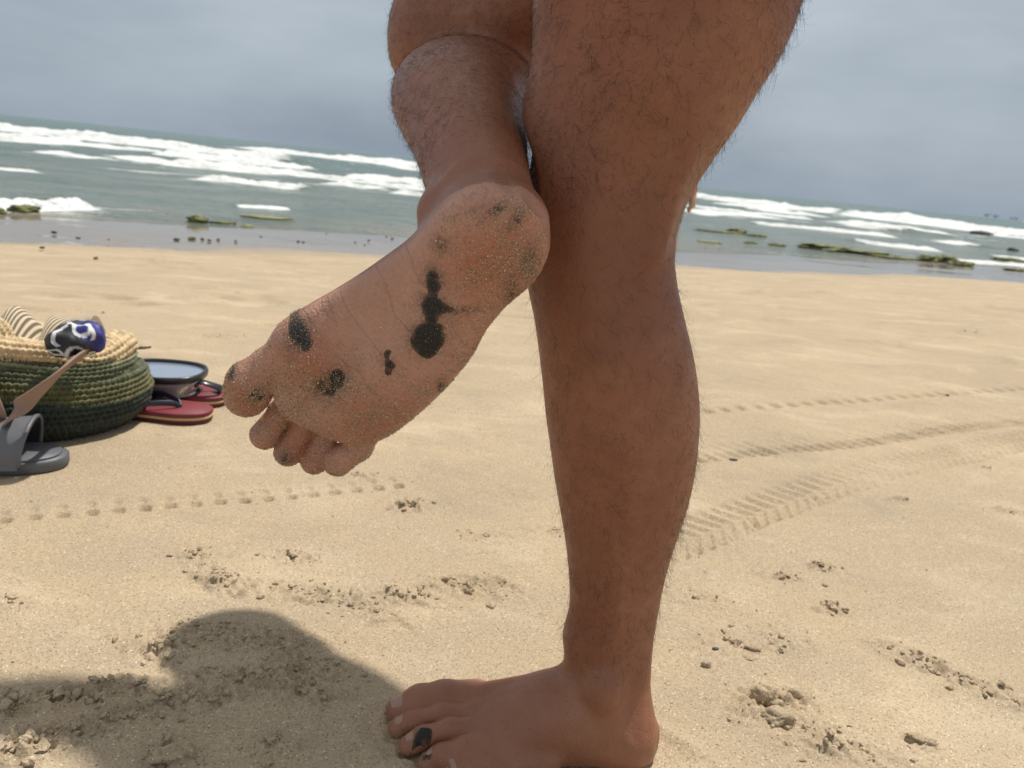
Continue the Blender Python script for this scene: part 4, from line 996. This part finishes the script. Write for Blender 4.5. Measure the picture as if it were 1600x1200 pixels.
tw0 = atY(-30, 545, 1.33); tw1 = atY(190, 552, 1.42)
arch = np.sin(np.pi*B_)
top_px = np.interp(A_[0], [0, .14, .2, .32, .42, .5, .6, .75, .88, 1], [.050, .058, .060, .030, .034, .050, .056, .048, .028, .012])
X_ = tw0[0]+(tw1[0]-tw0[0])*A_+.012*np.sin(A_*19+B_*3); Y_ = tw0[1]+(tw1[1]-tw0[1])*A_+(B_-.35)*.17+.010*np.sin(A_*13)
Z_ = BZ+.126+arch*(top_px[None]*1.45)+.006*np.sin(A_*26+B_*4)*arch
m = NM('striped_cloth'); uvn = m.attr('stripe'); sn = m.math('SINE', m.math('MULTIPLY', uvn, 6.283)); sr = m.ramp(m.math('ADD', m.math('MULTIPLY', sn, .5), .5), [(.42, 0.0), (.55, 1.0)])
m.set(Base_Color=m.mix(sr, (.62, .53, .40), (.17, .125, .075)), Roughness=.9, Normal=m.bump(m.noise(m.coord('Object'), 500, 3), .5, .001))
tw = sheet('striped_towel', np.stack([X_, Y_, Z_], -1).reshape(-1, 3), nr, nc, .004, m.m, label='beige towel with thin brown stripes stuffed into the crocheted bag', cat='towel')
stv = (A_*74+1.6*np.sin(A_*7)-B_*7*np.sign(A_-.42)*np.minimum(1, np.abs(A_-.42)*6)).ravel(); fattr(tw.data, 'stripe', np.concatenate([stv, stv]))

# ---- bundled blue and black cloth with white swirls
c0 = atY(70, 540, 1.23); c1 = atY(164, 521, 1.28); cc_ = (c0+c1)/2
nA, nT = 90, 70; S_, P_ = np.meshgrid(np.linspace(0, 1, nA), np.linspace(0, 2*math.pi, nT, endpoint=False), indexing='ij')
rad_ = np.interp(S_, [0, .02, .1, .3, .55, .8, .94, .99, 1], [.001, .013, .020, .026, .030, .028, .021, .011, .001])
rad_ = rad_*(1+.10*np.sin(3*P_+S_*9)+.07*np.sin(5*P_-S_*14)+.05*np.sin(2*P_+S_*22))
ax_ = (c1-c0); ln_ = np.linalg.norm(ax_); ax_ /= ln_; e2 = np.cross([0, 0, 1.], ax_); e2 /= np.linalg.norm(e2); e3 = np.cross(ax_, e2)
PP = c0[None, None]+ax_*(S_*ln_)[..., None]+e2*(rad_*1.35*np.cos(P_))[..., None]+e3*(rad_*.95*np.sin(P_))[..., None]
me = mesh_np('printed_cloth', PP.reshape(-1, 3), grid_quads(nA, nT, True))
s_ = S_.ravel(); p_ = ((P_.ravel()+math.pi) % (2*math.pi))-math.pi     # camera side is around -pi/2 .. up is pi/2
x = s_*2.6; y = (p_ if True else 0)
def ring(cx, cy, rx_, ry_, w): d = np.sqrt(((x-cx)/rx_)**2+((y-cy)/ry_)**2); return np.abs(d-1) < w
face = np.abs(e2[1])
white = (ring(1.15, -2.45 if e2[1] > 0 else -.6, .42, .55, .20) | ring(1.25, 2.6 if e2[1] > 0 else .55, .85, .9, .10) | ring(1.7, 2.2 if e2[1] > 0 else .9, .35, .5, .2) | (np.abs(y-(-1.75+.25*np.sin(x*2.2))) < .10) & (x > .35) & (x < 2.0) | ring(.35, -2.6 if e2[1] > 0 else -.5, .25, .3, .3))
blue = (s_ > .62+.12*np.sin(p_*2+.5))
colr = np.where((white & ~(s_ > .86))[:, None], np.array([.62, .63, .66]), np.where(blue[:, None], np.array([.016, .022, .16]), np.array([.014, .014, .018])))
cattr(me, 'print', colr)
m = NM('printed_fabric'); m.set(Base_Color=m.attr('print', 'Color'), Roughness=.55, Normal=m.bump(m.noise(m.coord('Object'), 60, 4), .6, .004))
ob('printed_cloth', me, m.m, label='bundled black and blue cloth with white swirls on the bag rim', cat='cloth')

# ---- sandals
def sole_outline(L, W_, n=64, heel=.80):
    t = np.linspace(0, 2*math.pi, n, endpoint=False); x = np.cos(t); y = np.sin(t)
    s = (x+1)/2; w = np.interp(s, [0, .08, .25, .45, .7, .9, 1], [.75, .80, .80, .78, .98, 1.0, .92])
    X_ = np.sign(x)*np.abs(x)**.75*L/2; Y_ = np.sign(y)*np.abs(y)**.72*W_/2*w
    return np.stack([X_, Y_], 1)
def slab(name, outl, z0, z1, mat, parent, bevel=.002, curve=0.0):
    n = len(outl); rows = []
    for sc_, z in ((1-bevel*14, z0), (1, z0+bevel), (1, z1-bevel), (1-bevel*14, z1), (.5, z1), (.02, z1)):
        o2 = outl*np.array([[1-(1-sc_)*.4 if sc_ > .6 else sc_, sc_]]); rows.append(np.column_stack([o2, np.full(n, z)+curve*(o2[:, 0]/outl[:, 0].max())**2]))
    rows = [np.column_stack([outl*.02, np.full(n, z0)]), np.column_stack([outl*.5, np.full(n, z0)])]+rows
    vv = np.concatenate(rows); q = grid_quads(len(rows), n, True)
    return ob(name, mesh_np(name, vv, q), mat, parent)
RED = plain('red_rubber', (.175, .020, .028), .6, .1, 60, .0006); CRM = plain('cream_foam', (.56, .38, .20), .7, .1, 60); DKR = plain('dark_red_rubber', (.11, .014, .016), .6, .1, 60); NAV = plain('navy_strap', (.018, .022, .04), .35, .1, 50)
def flipflop(loc, rz, label, strap=True):
    f = empty('flip_flop', loc, label, 'flip flop', rz, 'red flip flops'); o_ = sole_outline(.25, .098)
    slab('bottom_sole', o_*.985, .0, .0075, DKR, f); slab('mid_sole', o_, .0078, .0135, CRM, f); slab('foot_bed', o_*.995, .0138, .0225, RED, f)
    for s in (-1, 1):
        ribbon('strap', [(.062, 0, .023), (.050, s*.012, .033), (.015, s*.034, .036), (-.025, s*.041, .028), (-.040, s*.043, .016)], .011, .004, NAV, f, (0, .3, 1))
    return f
flipflop((-.722, 1.46, gz1(-.722, 1.46)+.001), math.radians(3), 'red flip flop nearest the camera, cream middle layer, beside the bag')
flipflop((-.735, 1.585, gz1(-.735, 1.585)+.001), math.radians(-4), 'red flip flop half hidden under the diving mask')
# grey slide sandal
GRY = plain('grey_rubber', (.10, .105, .118), .5, .15, 50, .0006); LGR = plain('light_grey_rubber', (.125, .13, .145), .5, .12, 50, .0006); DGR = plain('dark_grey_lining', (.028, .028, .03), .6, .15, 60)
sl = empty('slide_sandal', (-.850, 1.135, gz1(-.850, 1.135)+.001), 'grey slide sandal with broad strap in front of the bag', 'sandal', math.radians(16))
o_ = sole_outline(.275, .105); slab('sole', o_, .0, .020, GRY, sl, .003); slab('foot_bed', o_*.93, .0202, .0235, GRY, sl, .001)
wd_ = np.linspace(-1, 1, 24); an_ = np.linspace(0, math.pi, 40); A_, B_ = np.meshgrid(an_, wd_, indexing='ij')
Xs = .030+B_*(.050-.006*np.sin(A_))+.018*np.sin(A_); Ys = -np.cos(A_)*.053*(1+.03*np.sin(A_)); Zs = .012+np.sin(A_)**.8*(.062+.004*B_)
st_ = sheet('strap', np.stack([Xs, Ys, Zs], -1).reshape(-1, 3), 40, 24, -.004, LGR, sl)
sheet('strap_lining', np.stack([Xs, Ys*.93, .012+(Zs-.012)*.93], -1).reshape(-1, 3), 40, 24, .0015, DGR, st_)
for s in (-1, 1): ribbon('strap_trim', [(.030+s*.0505+.018*math.sin(a)-s*.006*math.sin(a), -math.cos(a)*.0545*(1+.03*math.sin(a)), .0135+math.sin(a)**.8*(.0645+s*.004)) for a in np.linspace(.02, math.pi-.02, 14)], .006, .005, LGR, st_, (1, 0, 0))

# ---- diving mask lying lens up
mk0 = atY(252, 577, 1.57); mz = mk0[2]
dm = empty('diving_mask', (mk0[0], mk0[1], gz1(mk0[0], mk0[1])+.020), 'diving mask lying lens up behind the bag', 'diving mask', math.radians(4)); H_ = mz-dm.location.z
def oval(a, b, n=96, e_=2.5):
    a *= 1.10; b *= 1.25; t = np.linspace(0, 2*math.pi, n, endpoint=False); c, s = np.cos(t), np.sin(t); return np.stack([np.sign(c)*np.abs(c)**(2/e_)*a, np.sign(s)*np.abs(s)**(2/e_)*b], 1)
def loft(name, rings, mat, parent, closed=False):
    n = len(rings[0]); vv = np.concatenate(rings); q = grid_quads(len(rings), n, True)
    if closed: q = np.concatenate([q, np.stack([(len(rings)-1)*n+np.arange(n), (len(rings)-1)*n+(np.arange(n)+1) % n, (np.arange(n)+1) % n, np.arange(n)], 1)])
    return ob(name, mesh_np(name, vv, q), mat, parent)
def rg(a, b, z, e_=2.5): o2 = oval(a, b, 96, e_); return np.column_stack([o2, np.full(96, z)])
BLK = plain('black_plastic', (.018, .018, .020), .28, .1, 40)
LENS = NM('lens'); LENS.set(Base_Color=(.22, .27, .36), Roughness=.06, IOR=1.5, Specular_IOR_Level=.9, Coat_Weight=.5, Coat_Roughness=.03)
SIL = NM('clear_silicone'); SIL.set(Base_Color=(.50, .46, .45), Roughness=.22, Transmission_Weight=.55, IOR=1.38)
loft('frame', [rg(.078, .055, H_-.012), rg(.0835, .060, H_-.010), rg(.0845, .061, H_-.002), rg(.083, .0595, H_+.003), rg(.079, .0555, H_+.003), rg(.0775, .054, H_-.002)], BLK, dm, True)
loft('lens', [rg(.0785, .055, H_-.006), rg(.0785, .055, H_-.0035), rg(.07, .048, H_-.003), rg(.03, .02, H_-.003), rg(.001, .001, H_-.003)], LENS.m, dm)
loft('skirt', [rg(.082, .0585, H_-.010), rg(.079, .057, H_*.62), rg(.074, .054, H_*.38), rg(.068, .052, H_*.22), rg(.066, .050, H_*.10), rg(.069, .053, .004), rg(.066, .050, .003), rg(.063, .047, H_*.12), rg(.071, .051, H_*.4), rg(.077, .055, H_-.012)], SIL.m, dm, True)
ribbon('strap', [(.076, -.020, H_*.72), (.098, -.024, H_*.70), (.122, -.012, H_*.46), (.124, .004, H_*.22), (.100, .006, H_*.02), (.074, -.006, H_*.05)], .016, .004, BLK, dm, (.1, .95, .25))
ribbon('strap_buckle', [(.070, -.022, H_*.62), (.086, -.024, H_*.66)], .022, .010, BLK, dm, (.0, .9, .3), 6)
ribbon('strap', [(.012, -.075, .006), (.028, -.066, .014), (.030, -.055, .020)], .010, .003, NAV, dm, (1, .2, 0), 12)

# ================================================================== far things
# ---- somebody standing behind the leg: mostly hidden, a hand and the back of a calf show
PY = 4.1; h_ = atY(1077, 326, PY); gk = gz1(1.0, PY)
bx_ = h_[0]-.16
def child(p):
    g = gk
    d = ell(p, (bx_, PY, g+.62), (.105, .085, .13)); d = smin(d, ell(p, (bx_, PY, g+.80), (.115, .08, .16)), .05)
    d = smin(d, cap(p, (bx_-.10, PY, g+.92), (bx_+.10, PY, g+.92), .040, .040), .04)
    d = smin(d, cap(p, (bx_, PY, g+.94), (bx_, PY, g+1.02), .038, .036), .03)
    d = smin(d, ell(p, (bx_, PY, g+1.115), (.072, .085, .105)), .02); d = smin(d, cap(p, (bx_, PY-.075, g+1.12), (bx_, PY-.088, g+1.10), .008, .010), .01)
    for s in (-1, 1): d = smin(d, ell(p, (bx_+s*.074, PY, g+1.11), (.008, .016, .026)), .005)
    for s, kx in ((-1, 0), (1, .012)):
        d = smin(d, chain(p, [(bx_+s*.055, PY, g+.56, .072), (bx_+s*.06+kx, PY-.01, g+.30, .045), (bx_+s*.062+kx, PY+.02, g+.21, .043), (bx_+s*.06, PY+.01, g+.06, .027)], .03), .03)
        d = smin(d, cap(p, (bx_+s*.06, PY+.02, g+.022), (bx_+s*.075, PY-.11, g+.018), .026, .020), .02)
    hx, hz = h_[0], h_[2]+.055
    d = smin(d, chain(p, [(bx_+.12, PY, g+.91, .036), (hx-.005, PY+.03, g+.70, .028)], .02), .03)
    d = smin(d, chain(p, [(hx-.005, PY+.03, g+.70, .028), (hx+.004, PY-.01, hz+.05, .019)], .02), .02)
    d = smin(d, cap(p, (hx+.004, PY-.01, hz+.03), (hx+.002, PY-.02, hz-.005), .019, .022), .012)
    for k, o2 in enumerate((-.022, -.008, .006)):
        d = smin(d, chain(p, [(hx+.004, PY-.02+o2, hz-.015, .0088), (hx+.000, PY-.028+o2, hz-.045, .008), (hx-.010, PY-.028+o2, hz-.068+.004*k, .007)], .005), .006)
    d = smin(d, cap(p, (hx+.012, PY-.035, hz+.0), (hx+.012, PY-.05, hz-.040), .0085, .0075), .006)
    d = smin(d, chain(p, [(bx_-.12, PY, g+.91, .036), (bx_-.16, PY+.02, g+.70, .028), (bx_-.155, PY-.03, g+.50, .019), (bx_-.155, PY-.035, g+.42, .016)], .02), .03)
    return d
vv, qq = surface(child, (bx_-.24, PY-.17, gk-.01), (bx_+.26, PY+.16, gk+1.26), .006)
SK2 = plain('fair_skin', (.50, .27, .18), .5, .12, 12)
ch = ob('person', mesh_np('person', vv, qq), SK2, label='second bather mostly hidden behind the knee, one hand showing', cat='person')
def cut_shell(fn, lo, hi, h, name, mat):
    a, b = surface(fn, lo, hi, h); return ob(name, mesh_np(name, a, b), mat, ch)
eyem = plain('eye_dark', (.02, .014, .01), .2, .1, 50); lipm = plain('lip', (.34, .13, .10), .5, .1, 50)
for s in (-1, 1):
    ob('eye', mesh_np('eye', ico3_v*np.array([.011, .006, .006])+np.array([bx_+s*.028, PY-.079, gk+1.125]), ico3_f), eyem, ch)
    ob('eyebrow', mesh_np('eyebrow', ico3_v*np.array([.016, .006, .003])+np.array([bx_+s*.028, PY-.079, gk+1.142]), ico3_f), eyem, ch)
ob('mouth', mesh_np('mouth', ico3_v*np.array([.018, .006, .005])+np.array([bx_, PY-.071, gk+1.060]), ico3_f), lipm, ch)
cut_shell(lambda p: np.maximum(child(p)-.008, np.maximum(gk+.42-p[:, 2], np.maximum(p[:, 2]-gk-.70, np.abs(p[:, 0]-bx_)-.125))), (bx_-.16, PY-.15, gk+.38), (bx_+.16, PY+.15, gk+.74), .01, 'shorts', plain('teal_cloth', (.02, .10, .12), .85, .15, 20))
cut_shell(lambda p: np.maximum(ell(p, (bx_, PY+.01, gk+1.13), (.080, .090, .108)), np.maximum(gk+1.09-p[:, 2], -(p[:, 1]-PY+.05))), (bx_-.1, PY-.1, gk+1.05), (bx_+.1, PY+.12, gk+1.26), .009, 'head_hair', plain('brown_hair', (.03, .02, .012), .6, .3, 100))

# ---- drilling platform far out
r_ = ray(1549, 338); D_ = 5200.0; pb = O+r_*(D_/np.hypot(r_[0], r_[1])); pb[2] = SEA
PLT = plain('haze_tinted_grey', (.60, .66, .73), .8, .02, .1)  # distance haze put into the colour: grey lightened towards the sky
plat = empty('offshore_platform', tuple(pb), 'tiny grey offshore platform on the horizon at the right', 'platform')
def bxm(name, lo, hi, parent, mat=PLT):
    lo = np.array(lo, float); hi = np.array(hi, float); vv = np.array([[(lo, hi)[i][0], (lo, hi)[j][1], (lo, hi)[k][2]] for i in (0, 1) for j in (0, 1) for k in (0, 1)])
    return ob(name, mesh_np(name, vv, np.array([[0, 1, 3, 2], [4, 6, 7, 5], [0, 4, 5, 1], [2, 3, 7, 6], [0, 2, 6, 4], [1, 5, 7, 3]]), False), mat, parent)
bxm('deck', (-38, -18, 12), (38, 18, 16), plat); bxm('housing', (-30, -12, 16.1), (-6, 12, 22), plat); bxm('derrick', (10, -4, 16.1), (16, 4, 30), plat); bxm('crane_arm', (-5.9, -1.5, 18), (9.9, 1.5, 20), plat)
for x in (-28, 22):
    for y in (-13, 9): bxm('leg', (x, y, -1), (x+5, y+4, 11.9), plat)
r_ = ray(1583, 346); pb = O+r_*(6000.0/np.hypot(r_[0], r_[1])); pb[2] = SEA
plat2 = empty('offshore_platform', tuple(pb), 'fainter low platform nearest the right edge on the horizon', 'platform')
bxm('deck', (-22, -12, 8), (22, 12, 14), plat2); bxm('housing', (-8, -8, 14.1), (8, 8, 20), plat2)
for x in (-16, 12):
    bxm('leg', (x, -6, -1), (x+4, 4, 7.9), plat2)
